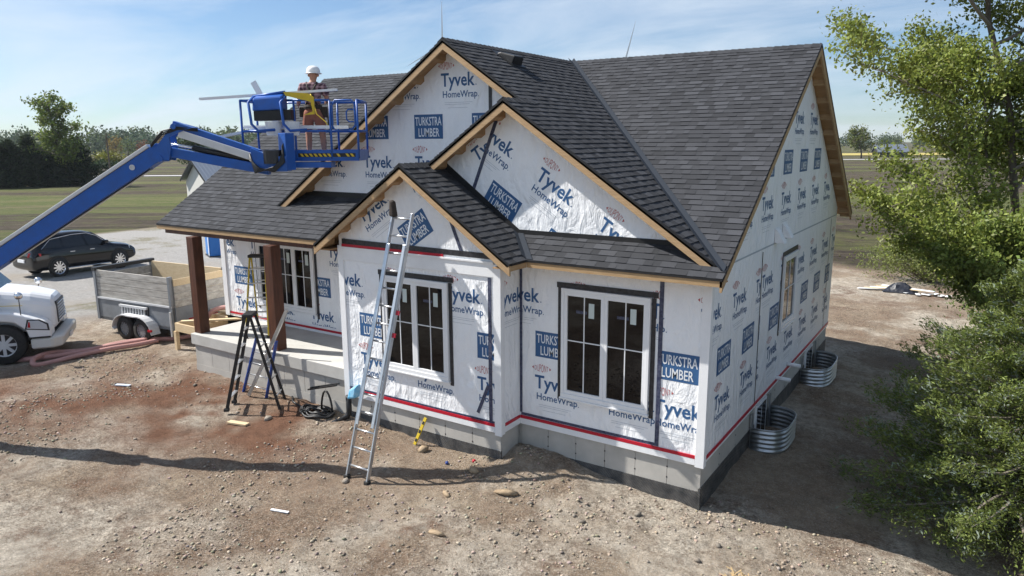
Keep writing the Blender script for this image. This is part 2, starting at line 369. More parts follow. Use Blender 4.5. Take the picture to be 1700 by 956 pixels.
c2 = mixc(ef.outputs[0], c1, fld); L.new(c2, p.inputs['Base Color'])
nrm = None
for s_, st, ds in ((3.5, .6, .15), (13, 1.0, .10), (38, 1.0, .045)):
    n = N.new('ShaderNodeTexNoise'); n.inputs['Scale'].default_value = s_; n.inputs['Detail'].default_value = 6; n.inputs['Roughness'].default_value = .7; L.new(OBJ, n.inputs['Vector'])
    b = N.new('ShaderNodeBump'); b.inputs['Strength'].default_value = st; b.inputs['Distance'].default_value = ds; L.new(n.outputs[0], b.inputs['Height'])
    if nrm: L.new(nrm, b.inputs['Normal'])
    nrm = b.outputs[0]
L.new(nrm, p.inputs['Normal'])
fc = verts[faces].mean(1); fdr, ffi = zones(fc[:, 0], fc[:, 1])
sel = np.where(ffi > .5, 2, np.where(fdr > .5, 1, 0))
for k, nm in enumerate(('ground', 'gravel_driveway', 'field')):
    fsel = faces[sel == k]; used, inv = np.unique(fsel.ravel(), return_inverse=True)
    o = npmesh(nm, verts[used], inv.reshape(-1, 4), 'earth', tint=tint[used], smooth=True); tag(o, kind='structure')
# distant road and yellow crop strip as sheets
vdir = Vector((-.547, .837, 0)); udir = Vector((.837, .547, 0))
def strip(name, v0, v1, u0, u1, z, mt):
    b = MB(); P4 = [udir*u0+vdir*v0, udir*u1+vdir*v0, udir*u1+vdir*v1, udir*u0+vdir*v1]
    b.add([(q.x, q.y, z) for q in P4], [(0, 1, 2, 3)]); tag(b.build(name, mt), kind='structure')
strip('road', 206, 213, 60, 700, -.70, 'road')
strip('road', 121, 125, -520, -40, -.70, 'road')
strip('crop_field', 262, 305, 60, 900, -.60, 'crop')

# ---------------------------------------------------------------- loose stones
def rock_template(seed):
    r = np.random.default_rng(seed); ph = (1+5**.5)/2
    v = np.array([(-1, ph, 0), (1, ph, 0), (-1, -ph, 0), (1, -ph, 0), (0, -1, ph), (0, 1, ph), (0, -1, -ph), (0, 1, -ph), (ph, 0, -1), (ph, 0, 1), (-ph, 0, -1), (-ph, 0, 1)])/1.9
    f = np.array([(0, 11, 5), (0, 5, 1), (0, 1, 7), (0, 7, 10), (0, 10, 11), (1, 5, 9), (5, 11, 4), (11, 10, 2), (10, 7, 6), (7, 1, 8), (3, 9, 4), (3, 4, 2), (3, 2, 6), (3, 6, 8), (3, 8, 9), (4, 9, 5), (2, 4, 11), (6, 2, 10), (8, 6, 7), (9, 8, 1)])
    return v*(1+.35*(r.random((12, 1))-.5))*np.array([1, .75, .55]), f
TPL = [rock_template(i) for i in range(5)]
n = 60000; px = rng.uniform(-17, 4.5, n); py = rng.uniform(-6.2, .6, n)
dens = fbm(px*.6, py*.6, 77, 3)+.10*np.exp(-((px+1)/2.2)**2-((py+1.2)/.9)**2)+.10*np.exp(-((px+12)/3)**2-((py+4)/.8)**2)+.12*rng.standard_normal(n); k = (dens > .12) & ~((py > -.64) & (px < -3.4)) & ~((py > 0) & (px < 0)); px = px[k]; py = py[k]; n = len(px)
sz = .006+.034*rng.random(n)**6; an = rng.uniform(0, 6.28, n); pz = gh(px, py)
vs_, fs_, cs_ = [], [], []
for i in range(n):
    tv, tf = TPL[i % 5]; c, s = math.cos(an[i]), math.sin(an[i])
    q = tv*sz[i]; q = np.stack([q[:, 0]*c-q[:, 1]*s+px[i], q[:, 0]*s+q[:, 1]*c+py[i], q[:, 2]+pz[i]+sz[i]*.25], 1)
    vs_.append(q); fs_.append(tf+12*i)
o = npmesh('loose_gravel', np.concatenate(vs_), np.concatenate(fs_), 'rock', tint=np.repeat(np.concatenate([np.clip((.75+.85*rng.random((n, 1)))*np.array([[1, .96, .92]])+rng.normal(0, .06, (n, 3)), .2, 1.6), np.ones((n, 1))], 1), 12, 0)); tag(o, kind='stuff')
for i in range(34):
    x = random.uniform(-12, 2.5); y = random.uniform(-4.6, -.9); s = .035+.075*random.random()**2
    if i < 12: x = random.uniform(-2.6, .6); y = random.uniform(-2.6, -.5)
    tv, tf = TPL[i % 5]; o = npmesh('stone', tv*s, tf, 'rock', tint=np.tile([[random.uniform(.5, 1.1)]*3+[1]], (12, 1))); o.location = (x, y, float(gh(x, y))+s*.2); o.rotation_euler = (0, 0, random.uniform(0, 6))
    tag(o, 'small loose brown stone lying on the bare dirt in front of the house', 'stone', 'small stones on the dirt')
def big_rock(x, y, s, label, mt='rock', sc=(1, 1, 1)):
    s *= .75
    tv, tf = TPL[int(abs(x*10)) % 5]; o = npmesh('stone', tv*s*np.array(sc), tf, mt, tint=np.tile([[1.1, .95, .75, 1]], (12, 1))); o.location = (x, y, float(gh(x, y))+s*.2)
    o.rotation_euler = (0, 0, x); tag(o, label, 'stone')
big_rock(-2.85, -1.45, .26, 'flat tan stone on the dirt right of the ladder shadow', sc=(1.3, .6, .5))
big_rock(-3.75, -1.15, .17, 'round brown rock by the foundation right of the yellow level')
big_rock(-5.05, -.98, .17, 'tan rock at the foot of the yellow level')
big_rock(-3.7, -2.0, .16, 'grey pointed stone half buried below the shadow of the ladder', sc=(1.2, .6, .5))
big_rock(-3.1, -3.0, .17, 'flat reddish stone at the bottom middle of the dirt', sc=(1.4, .7, .4))

# ================================================================ HOUSE
house = thing('house', 'unfinished white wrapped house with grey shingle roof, blue printed wrap and bare wood trim', 'house', (0, 0, 0))
class Fr:                       # a wall frame: s along the wall, z up, d outwards
    def __init__(s, o, sd, nd): s.o = Vector(o); s.s = Vector(sd); s.n = Vector(nd)
    def P(s, a, z, d=0): return s.o+s.s*a+s.n*d+Vector((0, 0, z))
def front(y): return Fr((0, y, 0), (1, 0, 0), (0, -1, 0))
def right(x): return Fr((x, 0, 0), (0, 1, 0), (1, 0, 0))
FA, FB, FC, FD, FP = front(0), front(YBW), front(YCW), front(YDW), front(YPW)
FR, FS, FSL = right(0), right(-A_), Fr((-A_-B_, 0, 0), (0, 1, 0), (-1, 0, 0))
def fbox(b, F, s0, s1, z0, z1, d0, d1, mi=0):
    return b.hexa([F.P(s0, z0, d1), F.P(s1, z0, d1), F.P(s1, z0, d0), F.P(s0, z0, d0), F.P(s0, z1, d1), F.P(s1, z1, d1), F.P(s1, z1, d0), F.P(s0, z1, d0)], mi)
def fpoly(b, F, pts, d0, d1, mi=0):
    return b.prism([F.P(s, z, d0) for s, z in pts], F.n*(d1-d0), mi)
def wallbox(F, s0, s1, z0, z1, th=.14): return fbox(MB(), F, s0, s1, z0, z1, -th, 0).build('wall', 'wrap', house)
wall_a = wallbox(FA, -A_+.001, 0, 0, H+.08)
wall_b = MB(); fpoly(wall_b, FB, [(-A_-B_, 0), (-A_, 0), (-A_, E+.18), (XB, ZB-.09), (-A_-B_, E+.18)], -.14, 0); wall_b = wall_b.build('wall', 'wrap', house)
wall_s = wallbox(FS, YBW+.141, .14, 0, H+.1)
wall_sl = wallbox(FSL, YBW+.141, YPW+.14, 0, H+.1)
wall_p = wallbox(FP, -13.72, -A_-B_-.001, 0, H+.6)
wall_l = wallbox(Fr((-13.72, 0, 0), (0, 1, 0), (-1, 0, 0)), YPW+.141, LW-.141, 0, H)
wall_r = MB(); fpoly(wall_r, FR, [(.141, 0), (LW, 0), (LW, Mz(0)-.1), (YR, ZR-.10), (.141, Mz(.14)-.1)], -.14, 0); wall_r = wall_r.build('wall', 'wrap', house)
MB().box((-13.6, LW-.14, 0), (-.142, LW, H)).build('wall', 'wrap', house)
zc0 = Mz(YCW)-.12
wall_c = MB(); hw = (ZR-.09-zc0)/TS; fpoly(wall_c, FC, [(XC-hw, zc0), (XC+hw, zc0), (XC, ZR-.09)], -.1, 0); wall_c = wall_c.build('wall', 'wrap', house)
zd0 = Mz(YDW)-.06; xdl = -5.75
wall_d = MB(); fpoly(wall_d, FD, [(xdl, zd0), (XD+(ZD-.09-zd0)/TS, zd0), (XD, ZD-.09), (xdl, ZD-.09-TS*(XD-xdl))], -.1, 0); wall_d = wall_d.build('wall', 'wrap', house)

# ---- printing on the wrap
TXT = {}
def text_mesh(s, bold=.012):
    if s in TXT: return TXT[s]
    c = bpy.data.curves.new('t', 'FONT'); c.body = s; c.size = 1; c.offset = bold; c.resolution_u = 2; c.fill_mode = 'FRONT'
    o = bpy.data.objects.new('t', c); col.objects.link(o); bpy.context.view_layer.update()
    dg = bpy.context.evaluated_depsgraph_get(); me = o.evaluated_get(dg).to_mesh(); me.calc_loop_triangles()
    v = [(q.co.x, q.co.y) for q in me.vertices]; f = [tuple(t_.vertices) for t_ in me.loop_triangles]
    o.evaluated_get(dg).to_mesh_clear(); bpy.data.objects.remove(o); bpy.data.curves.remove(c)
    x0 = min(q[0] for q in v); x1 = max(q[0] for q in v)
    TXT[s] = ([(q[0]-x0, q[1]) for q in v], f, x1-x0); return TXT[s]
cv, cf, _ = text_mesh('T'); CAPH = max(q[1] for q in cv)
def clip_poly(pts, clip):
    for i in range(len(clip)):
        a = clip[i]; b = clip[(i+1) % len(clip)]; ex, ey = b[0]-a[0], b[1]-a[1]; out = []
        side = lambda q: ex*(q[1]-a[1])-ey*(q[0]-a[0])
        for j in range(len(pts)):
            p0, p1 = pts[j], pts[(j+1) % len(pts)]; s0, s1 = side(p0), side(p1)
            if s0 >= 0: out.append(p0)
            if (s0 >= 0) != (s1 >= 0):
                t_ = s0/(s0-s1); out.append((p0[0]+(p1[0]-p0[0])*t_, p0[1]+(p1[1]-p0[1])*t_))
        pts = out
        if len(pts) < 3: return []
    return pts
class Print:
    def __init__(s, F, clip):
        s.F = F; s.clip = clip; s.b = MB()
        ar = sum(clip[i][0]*clip[(i+1) % len(clip)][1]-clip[(i+1) % len(clip)][0]*clip[i][1] for i in range(len(clip)))
        if ar < 0: s.clip = clip[::-1]
    def poly(s, pts, mi, d):
        q = clip_poly(pts, s.clip)
        if len(q) >= 3:
            P_ = [s.F.P(a, z, d) for a, z in q]; nn = (P_[1]-P_[0]).cross(P_[2]-P_[0])
            s.b.add(P_ if nn.dot(s.F.n) >= 0 else P_[::-1], [tuple(range(len(P_)))], mi)
    def text(s, string, T, x, y, wd, ch, mi, d=.003, bold=.012):
        v, f, w_ = text_mesh(string, bold); k = wd/w_; ky = ch/CAPH
        q = [T(x+a*k, y+b_*ky) for a, b_ in v]
        for tri in f: s.poly([q[i] for i in tri], mi, d)
    def rect(s, T, x0, y0, x1, y1, mi, d=.003): s.poly([T(x0, y0), T(x1, y0), T(x1, y1), T(x0, y1)], mi, d)
    def done(s, parent):
        if s.b.v: s.b.build('wrap_print', ['ink_blue', 'ink_red', 'ink_grey', 'ink_white'], parent)
def pattern(F, cx, cz, ang, clip, parent, rows=(0, 1), cols=(-6, 7), boxes=(0,)):
    ca, sa = math.cos(R(ang)), math.sin(R(ang))
    x0 = min(c[0] for c in clip); x1 = max(c[0] for c in clip); z0 = min(c[1] for c in clip); z1 = max(c[1] for c in clip)
    for r in range(rows[0], rows[1]+1):
        for c in range(cols[0], cols[1]+1):
            bu, bv = c*1.457+(r % 2)*.7285, r*1.6
            def T(a, b, bu=bu, bv=bv): a += bu; b += bv; return (cx+a*ca-b*sa, cz+a*sa+b*ca)
            for kind, ctr in (('t', T(.3, -.35)), ('b', T(.24, .45))):
                if kind == 'b' and r not in boxes: continue
                if not (x0-.7 < ctr[0] < x1+.7 and z0-.6 < ctr[1] < z1+.6): continue
                pr = Print(F, clip)
                if kind == 't':
                    TD = lambda a, b, T=T: T(a, b*(1.55-.9*(a/.15)**2))
                    pr.text('DUPONT', TD, -.145, -.05, .29, .10, 1, bold=-.004)
                    for sg in (-1, 1): pr.poly([T(sg*.165, -.03), T(sg*.20, 0), T(sg*.165, .03)], 1, .003)
                    pr.text('Tyvek', T, -.14, -.385, .82, .245, 0, bold=.02)
                    pr.text('HomeWrap', T, -.10, -.60, .84, .125, 0)
                    pr.rect(T, .70, -.385, .72, -.365, 0); pr.rect(T, .755, -.60, .77, -.585, 0)
                    for q, (a, b, yy) in enumerate(((-.06, .62, -.70), (-.06, .55, -.735), (.02, .50, -.80))): pr.rect(T, a, yy, b, yy+.006, 2)
                else:
                    pr.rect(T, -.13, .21, .61, .69, 0, .003)
                    pr.text('TURKSTRA', T, -.10, .475, .68, .165, 3, .0055); pr.text('LUMBER', T, -.02, .255, .54, .165, 3, .0055)
                pr.done(parent)
zt = H-.02
pattern(FA, -3.03, 1.14, 0, [(-A_, .12), (-.80, .12), (-.80, zt), (-A_, zt)], wall_a)
pattern(FA, -.73, 1.14, 0, [(-.78, .12), (-.10, .12), (-.10, zt), (-.78, zt)], wall_a)
pattern(FB, -6.78, 1.14, 0, [(-A_-B_+.12, .12), (-A_-.12, .12), (-A_-.12, 2.86), (-A_-B_+.12, 2.86)], wall_b)
gB = lambda x: ZB-.16-TB*abs(x-XB)
pattern(FB, -5.33, 3.080, 33.3, [(-A_-B_+.1, 3.2), (-4.34, 3.2), (-4.99, 4.11), (-5.1, gB(-5.1)), (XB, gB(XB)), (-A_-B_+.1, gB(-A_-B_+.1))], wall_b, rows=(-2, 2), boxes=(-2, -1, 0, 1, 2))
pattern(FB, -4.86, 3.98, -52, [(-4.30, 3.2), (-A_-.1, 3.2), (-A_-.1, gB(-A_-.1)), (-4.95, gB(-4.95))], wall_b)
pattern(FC, -5.69, 6.62, 0, [(XC-hw, zc0), (-4.66, zc0), (-4.66, ZR-.12-TS*(XC+4.66)*-1), (XC, ZR-.12)], wall_c, rows=(-1, 0), boxes=(-1,))
pattern(FD, -2.93, 4.78, -33.3, [(-4.70, 4.1), (-4.6, zd0), (XD+(ZD-.12-zd0)/TS, zd0), (XD, ZD-.12), (-4.04, ZD-.12-TS*.338)], wall_d, rows=(-2, 1), boxes=(-1, -2))
pattern(FD, -4.62, 5.2, 33.3, [(-5.4, zd0+.4), (-4.73, 4.1), (-4.07, ZD-.12-TS*.37), (-5.4, ZD-.12-TS*1.7)], wall_d, rows=(0, 0), cols=(0, 0))
pattern(FR, .61, 1.17, 0, [(.10, .12), (3.04, .12), (2.96, 3.12), (.10, 3.12)], wall_r)
pattern(FR, 3.94, 1.19, 0, [(3.08, .12), (9.93, .12), (9.93, 3.12), (3.0, 3.12)], wall_r)
pattern(FR, 9.65, 1.19, 0, [(9.97, .12), (LW-.02, .12), (LW-.02, 3.12), (9.97, 3.12)], wall_r)
pattern(FR, 2.84, 4.29, 0, [(.5, 3.2), (LW-.5, 3.2), (YR, ZR-.15)], wall_r, rows=(0, 1))
pattern(FS, -.61-.7285, 1.14, 0, [(YBW+.12, .12), (0, .12), (0, zt), (YBW+.12, zt)], wall_s, rows=(1, 1))
pattern(FP, -10.21, 1.27, 0, [(-13.5, ZP+.18), (-A_-B_-.1, ZP+.18), (-A_-B_-.1, 2.95), (-13.5, 2.95)], wall_p)

# ---- tapes
def tape(parent, F, a, b, wd, mt, d=.008):
    a = Vector((a[0], a[1])); b = Vector((b[0], b[1])); dd = (b-a).normalized(); n_ = Vector((-dd.y, dd.x))*wd/2
    q = [a-n_, b-n_, b+n_, a+n_]; mb = MB(); fpoly(mb, F, [tuple(x) for x in q], .0045, d); return mb.build('tape', mt, parent)
tape(wall_a, FA, (-A_+.02, .135), (-.1, .135), .055, 'tape_red', .025); tape(wall_a, FA, (-A_+.03, .195), (-.80, .195), .05, 'tape_navy')
tape(wall_a, FA, (-.79, .17), (-.79, H), .07, 'tape_navy', .011); tape(wall_a, FA, (-A_+.03, .22), (-A_+.03, H), .05, 'tape_navy', .011)
tape(wall_b, FB, (-A_-B_+.12, .135), (-A_-.12, .135), .055, 'tape_red', .025); tape(wall_b, FB, (-A_-B_+.12, .185), (-A_-.12, .185), .035, 'tape_navy', .011)
tape(wall_b, FB, (-3.71, .15), (-3.71, 2.84), .07, 'tape_navy', .013); tape(wall_b, FB, (-4.0, .30), (-3.76, .86), .065, 'tape_navy', .010)
tape(wall_b, FB, (-A_-B_+.1, 3.24), (-A_-.12, 3.22), .10, 'tape_black', .02); tape(wall_b, FB, (-A_-B_+.1, 3.16), (-4.72, 3.155), .055, 'tape_red', .032); tape(wall_b, FB, (-4.680, 4.13), (-4.31, 3.25), .065, 'tape_navy', .012)
tape(wall_c, FC, (-4.65, 4.9), (-4.65, ZR-.65), .075, 'tape_black')
tape(wall_d, FD, (-4.05, 5.6), (-4.71, 4.05), .07, 'tape_navy'); tape(wall_d, FD, (-5.32, 4.75), (-4.95, 4.40), .08, 'tape_black')
tape(wall_r, FR, (.1, .10), (LW-.02, .10), .055, 'tape_red', .02)
tape(wall_r, FR, (2.98, 3.12), (3.06, .13), .035, 'tape_black'); tape(wall_r, FR, (9.95, 3.12), (9.95, .13), .03, 'tape_black', .007); tape(wall_r, FR, (.3, 3.19), (LW-.03, 3.16), .03, 'ink_grey', .006)
tape(wall_s, FS, (YBW+.12, .135), (-.03, .135), .055, 'tape_red', .02)
tape(wall_p, FP, (-13.6, ZP+.09), (-A_-B_-.15, ZP+.09), .055, 'tape_red', .012)

# ---- trim boards
def board(F, s0, s1, z0, z1, d0, d1, name='corner_board', mt='trim_white', parent=None): return fbox(MB(), F, s0, s1, z0, z1, d0, d1).build(name, mt, parent or house, bevel=.003)
board(FA, -A_+.025, -.125, -.005, .105, .001, .022, 'skirt_board'); board(FB, -A_-B_+.125, -A_-.125, -.005, .105, .001, .022, 'skirt_board')
board(FS, YBW+.10, -.001, -.005, .105, .001, .022, 'skirt_board')
for F, s0, s1, z0, z1 in ((FA, -.12, .028, -.03, H), (FB, -A_-.12, -A_+.028, -.05, H+.04), (FB, -A_-B_-.028, -A_-B_+.12, -.05, H+.10), (FP, -13.75, -13.58, ZP, H)): board(F, s0, s1, z0, z1, .001, .028)
for F, s0, s1 in ((FR, .002, .10), (FS, YBW+.002, YBW+.095)): board(F, s0, s1, -.03, H-.02, .001, .027)
board(FSL, YBW+.002, YBW+.12, -.05, H, .001, .027)
board(FB, -A_-B_+.122, -A_-.122, 2.86, 3.13, .001, .026, 'frieze_board'); board(FB, -A_-B_+.11, -A_-.11, 3.10, 3.135, .0265, .05, 'frieze_cap')
board(FP, -A_-B_-.16, -A_-B_-.03, ZP, H, .001, .02)

# ---- windows
def window(parent_house, F, s0, s1, z0, z1, sashes=2, tp=.085, legs=(.10, .12), stick=True):
    wn_ = fbox(MB(), F, s0, s1, z0, z0+.075, .002, .060); fbox(wn_, F, s0, s1, z1-.06, z1, .002, .055); fbox(wn_, F, s0, s0+.055, z0+.0755, z1-.0605, .002, .055); fbox(wn_, F, s1-.055, s1, z0+.0755, z1-.0605, .002, .055)
    wn_ = wn_.build('window', 'pvc', parent_house, bevel=.004)
    board(F, s0-.02, s1+.02, z0-.03, z0-.002, .002, .075, 'sill', 'pvc', wn_)
    wsp = (s1-s0-.11)/sashes
    for k in range(sashes):
        a = s0+.056+k*wsp; b = a+wsp-.002; c, d = z0+.0765, z1-.0615; fw_ = .062
        sa = fbox(MB(), F, a, b, c, c+fw_, .002, .045); fbox(sa, F, a, b, d-fw_, d, .002, .045); fbox(sa, F, a, a+fw_, c+fw_+.0005, d-fw_-.0005, .002, .045); fbox(sa, F, b-fw_, b, c+fw_+.0005, d-fw_-.0005, .002, .045)
        sa.build('sash', 'pvc', wn_, bevel=.003)
        fbox(MB(), F, a+fw_-.003, b-fw_+.003, c+fw_-.003, d-fw_+.003, .003, .014).build('pane', 'glass', wn_)
        mid = (a+b)/2; zm = c+(d-c)*.53
        if b-a > .35: fbox(MB(), F, mid-.009, mid+.009, c+fw_, d-fw_, .015, .026).build('muntin', 'pvc', wn_)
        fbox(MB(), F, a+fw_, b-fw_, zm-.009, zm+.009, .015, .0265).build('muntin', 'pvc', wn_)
        if stick: fbox(MB(), F, mid+.08, mid+.185, d-fw_-.36, d-fw_-.10, .0145, .016).build('glass_sticker', 'sticker', wn_)
        if stick: fbox(MB(), F, mid-.16, mid+.05, d-fw_-.30, d-fw_-.25, .0145, .0155).build('glass_sticker', 'tape_navy', wn_)
    if tp:
        tape(wn_, F, (s0-tp-.02, z1+.045), (s1+tp+.03, z1+.055), .095, 'tape_black', .016)
        tape(wn_, F, (s0-.045, z1), (s0-.04, z0-legs[0]), .075, 'tape_black', .012); tape(wn_, F, (s1+.045, z1), (s1+.05, z0-legs[1]), .075, 'tape_black', .012)
    return wn_
window(house, FA, -2.61, -.96, .70, 2.68, legs=(.06, .07)); window(house, FB, -6.24, -4.63, .79, 2.66, legs=(.02, .08))
window(house, FP, -12.25, -10.12, 1.02, 2.70, sashes=3)
window(house, FR, 4.680, 5.92, 1.22, 2.80, sashes=1, tp=.03, stick=False)

# ---- foundation: cast panels with recessed form lines, dimple membrane below
found = MB(); found.box((-A_-B_+.06, YBW+.06, -1.4), (-A_-.06, 1.0, -.006)); found.box((-A_-.06, .06, -1.4), (-.06, LW-.06, -.006)); found.box((-13.6, 1.14, -1.4), (-A_-.061, LW-.06, -.006))
found = found.build('foundation', 'concrete', house)
def panels(F, s0, s1, z0, z1, step=.61):
    n_ = max(1, round((s1-s0)/step)); ws = (s1-s0)/n_
    for i in range(n_): fbox(MB(), F, s0+i*ws+.003, s0+(i+1)*ws-.003, z0, z1, -.06, -.028+random.uniform(-.002, .002)).build('form_panel', 'concrete', found, bevel=.002)
    for i in range(1, n_):
        for zz_ in (z0+(z1-z0)*.72, z0+(z1-z0)*.38): fbox(MB(), F, s0+i*ws-.012, s0+i*ws+.012, zz_-.012, zz_+.012, -.06, -.024).build('form_tie', 'dark_steel', found)
panels(FA, -A_+.02, -.028, -.56, -.008); panels(FB, -A_-B_+.028, -A_-.028, -.50, -.008); panels(FS, YBW+.03, -.03, -.56, -.008); panels(FR, .03, LW-.03, -.58, -.008, 1.0)
panels(FSL, YBW+.03, 1.0, -.5, -.008)
def memb(F, s0, s1, z0, z1): fbox(MB(), F, s0, s1, z0, z1, -.055, -.018).build('drainage_membrane', 'membrane', found)
memb(FA, -A_+.0, -.02, -1.3, -.47); memb(FB, -A_-B_+.02, -A_-.0205, -1.3, -.36); memb(FS, YBW+.02, -.06, -1.3, -.50); memb(FR, -.0, LW, -1.3, -.40)

# ---- roof
roof = MB(); ZT = .018
def slope_deck(pts, nrm_drop=.045):
    q = [Vector(p) for p in pts]; nn = (q[1]-q[0]).cross(q[2]-q[0]).normalized()
    if nn.z < 0: nn = -nn
    roof.prism([p-nn*.022 for p in q], -nn*nrm_drop)
zx = lambda x: ZR-TS*abs(x-XC)
def valley_y(x): return (zx(x)-E)/TM-EO
sl_M = [(XL, -EO, E), (XO, -EO, E), (XO, YR, ZR), (XL, YR, ZR)]
slope_deck(sl_M); slope_deck([(XL, 2*YR+EO, E), (XO, 2*YR+EO, E), (XO, YR, ZR), (XL, YR, ZR)])
xD0 = XD; xvr = XO-.02
sl_S = [(XC, YCF, ZR), (XD, YCF, ZD), (XD, YDF, ZD), (min(XO, XC+(ZR-Mz(YDF))/TS), YDF, 0), (xvr, valley_y(xvr), 0), (XC, YR, ZR)]
sl_S = [(x, y, zx(x)) for x, y, _ in sl_S]
slope_deck([(XC, YCF, ZR), (XC+(ZR-Mz(YCF))/TS, YCF, Mz(YCF)), (XC, YR, ZR)])
xs1 = XC+(ZR-Mz(YDF))/TS; xv = XC+(ZR-Mz(YCF))/TS; slope_deck([(XD, YDF, ZD), (xs1, YDF, zx(xs1)), (xv, YCF, zx(xv)), (XD, YCF, ZD)])
xcl = XC-(ZR-Mz(YCF))/TS; sl_CL = [(XC, YCF, ZR), (XC, YR, ZR), (xcl, YCF, Mz(YCF))]; slope_deck(sl_CL)
xdl2 = -5.47; sl_DL = [(XD, YDF, ZD), (XD, YCW-.01, ZD), (xdl2, YCW-.01, ZD-TS*(XD-xdl2)), (xdl2, YDF, ZD-TS*(XD-xdl2))]; slope_deck(sl_DL)
xbr, xbl = -A_+EB, -A_-B_-EB; ybf = YBW-E2
def bval(z): return (z-E)/TM-EO          # y where main slope reaches z
ybt = YDW-.005
def bz(x): return ZB-TB*abs(x-XB)
xk = XB+(ZB-Mz(ybt))/TB
sl_BR = [(XB, ybf, ZB), (XB, ybt, ZB), (xk, ybt, bz(xk)), (xbr, -EO, E), (xbr, ybf, E)]; slope_deck(sl_BR)
xk2 = XB-(ZB-Mz(YCW))/TB; sl_BL = [(XB, ybf, ZB), (XB, YCW-.02, ZB), (xk2, YCW-.02, bz(xk2)), (xbl, -EO, E), (xbl, ybf, E)]; slope_deck(sl_BL)
roof = roof.build('roof', 'plywood', house)
tabs = []
def shingle(poly, eu, expo=.142):
    """poly 3D convex-ish plan polygon, eu = direction along the eave"""
    P3 = [Vector(p) for p in poly]; nn = Vector((0, 0, 0))
    for i in range(1, len(P3)-1): nn += (P3[i]-P3[0]).cross(P3[i+1]-P3[0])
    nn.normalize()
    if nn.z < 0: nn = -nn
    eu = Vector(eu).normalized(); ev = nn.cross(eu)
    if ev.z < 0: ev = -ev
    o = min(P3, key=lambda p_: p_.z); uv = [((p_-o).dot(eu), (p_-o).dot(ev)) for p_ in P3]
    # polygons here are convex except sl_S, which is split by the caller
    ar = sum(uv[i][0]*uv[(i+1) % len(uv)][1]-uv[(i+1) % len(uv)][0]*uv[i][1] for i in range(len(uv)))
    if ar < 0: uv = uv[::-1]
    u0 = min(q[0] for q in uv); u1 = max(q[0] for q in uv); v0 = min(q[1] for q in uv); v1 = max(q[1] for q in uv)
    v = v0; row = 0
    while v < v1:
        u = u0-random.random()*.3; hi = False
        while u < u1:
            wd = random.uniform(.10, .30); hi = not hi
            q = clip_poly([(u, v), (u+wd, v), (u+wd, v+expo+.01), (u, v+expo+.01)], uv)
            if len(q) >= 3:
                hb = .016 if hi else .0095; base = random.choice((.78, .9, 1.0, 1.1, 1.22)) if hi else random.choice((.66, .78, .88, 1.0)); sh = base*random.uniform(.92, 1.08)
                top = [o+eu*a+ev*b+nn*(hb*(1-(b-v)/(expo+.01))+.0015) for a, b in q]; bot = [o+eu*a+ev*b-nn*.004 for a, b in q]
                tabs.append((top, bot, sh))
            u += wd
        v += expo; row += 1
shingle(sl_M, (1, 0, 0)); shingle([(XC, YCF, ZR), (xv, YCF, zx(xv)), (XC, YR, ZR)], (0, 1, 0))
shingle([(XD, YDF, ZD), (xs1, YDF, zx(xs1)), (xv, YCF, zx(xv)), (XD, YCF, ZD)], (0, 1, 0))
shingle(sl_CL, (0, 1, 0)); shingle(sl_DL, (0, 1, 0)); shingle(sl_BR, (0, 1, 0)); shingle(sl_BL, (0, 1, 0))
# leave out the main-slope tabs that the cross gable and the front gable roofs bury
def buried(c):
    if XC-9 < c.x < XO and c.y > YCW and zx(c.x) > c.z+.12: return True
    if c.y > YDW+.05 and XD < c.x and zx(c.x) > c.z+.12: return True
    if c.y > YDW+.05 and -5.6 < c.x <= XD and ZD-TS*(XD-c.x) > c.z+.12: return True
    if abs(c.x-XB) < B_/2+EB and c.y < YCW and bz(c.x) > c.z+.12: return True
    return False
tabs = [(t_, b_, s_, sum(t_, Vector())/len(t_)) for t_, b_, s_ in tabs]
tabs = [q for q in tabs if not buried(q[3])]
def tabsize(q):
    t_ = q[0]; nn = (t_[1]-t_[0]).cross(t_[2]-t_[0]); vv = CAM-q[3]
    ar = sum(((t_[i]-t_[0]).cross(t_[i+1]-t_[0])).length for i in range(1, len(t_)-1))
    return -ar*max(0, abs(nn.normalized().dot(vv.normalized())))/vv.length_squared if nn.z*1 and nn.dot(vv)*(1 if nn.z > 0 else -1) > 0 else 0
tabs.sort(key=tabsize)
def tabmesh(b, t_, bt, sh):
    n_ = len(t_); nn = (t_[1]-t_[0]).cross(t_[2]-t_[0])
    if nn.z < 0: t_ = t_[::-1]; bt = bt[::-1]
    b.add(t_+bt, [tuple(range(n_))]+[((i+1) % n_, i, n_+i, n_+(i+1) % n_) for i in range(n_)])
    b.c += [(sh, sh, sh, 1)]*(2*n_)
for q in tabs[:300]:
    b = MB(); b.c = []; tabmesh(b, *q[:3]); b.build('shingle', 'shingle', roof)
b = MB(); b.c = []
for q in tabs[300:]: tabmesh(b, *q[:3])
tag(b.build('shingles', 'shingle', roof), kind='stuff')
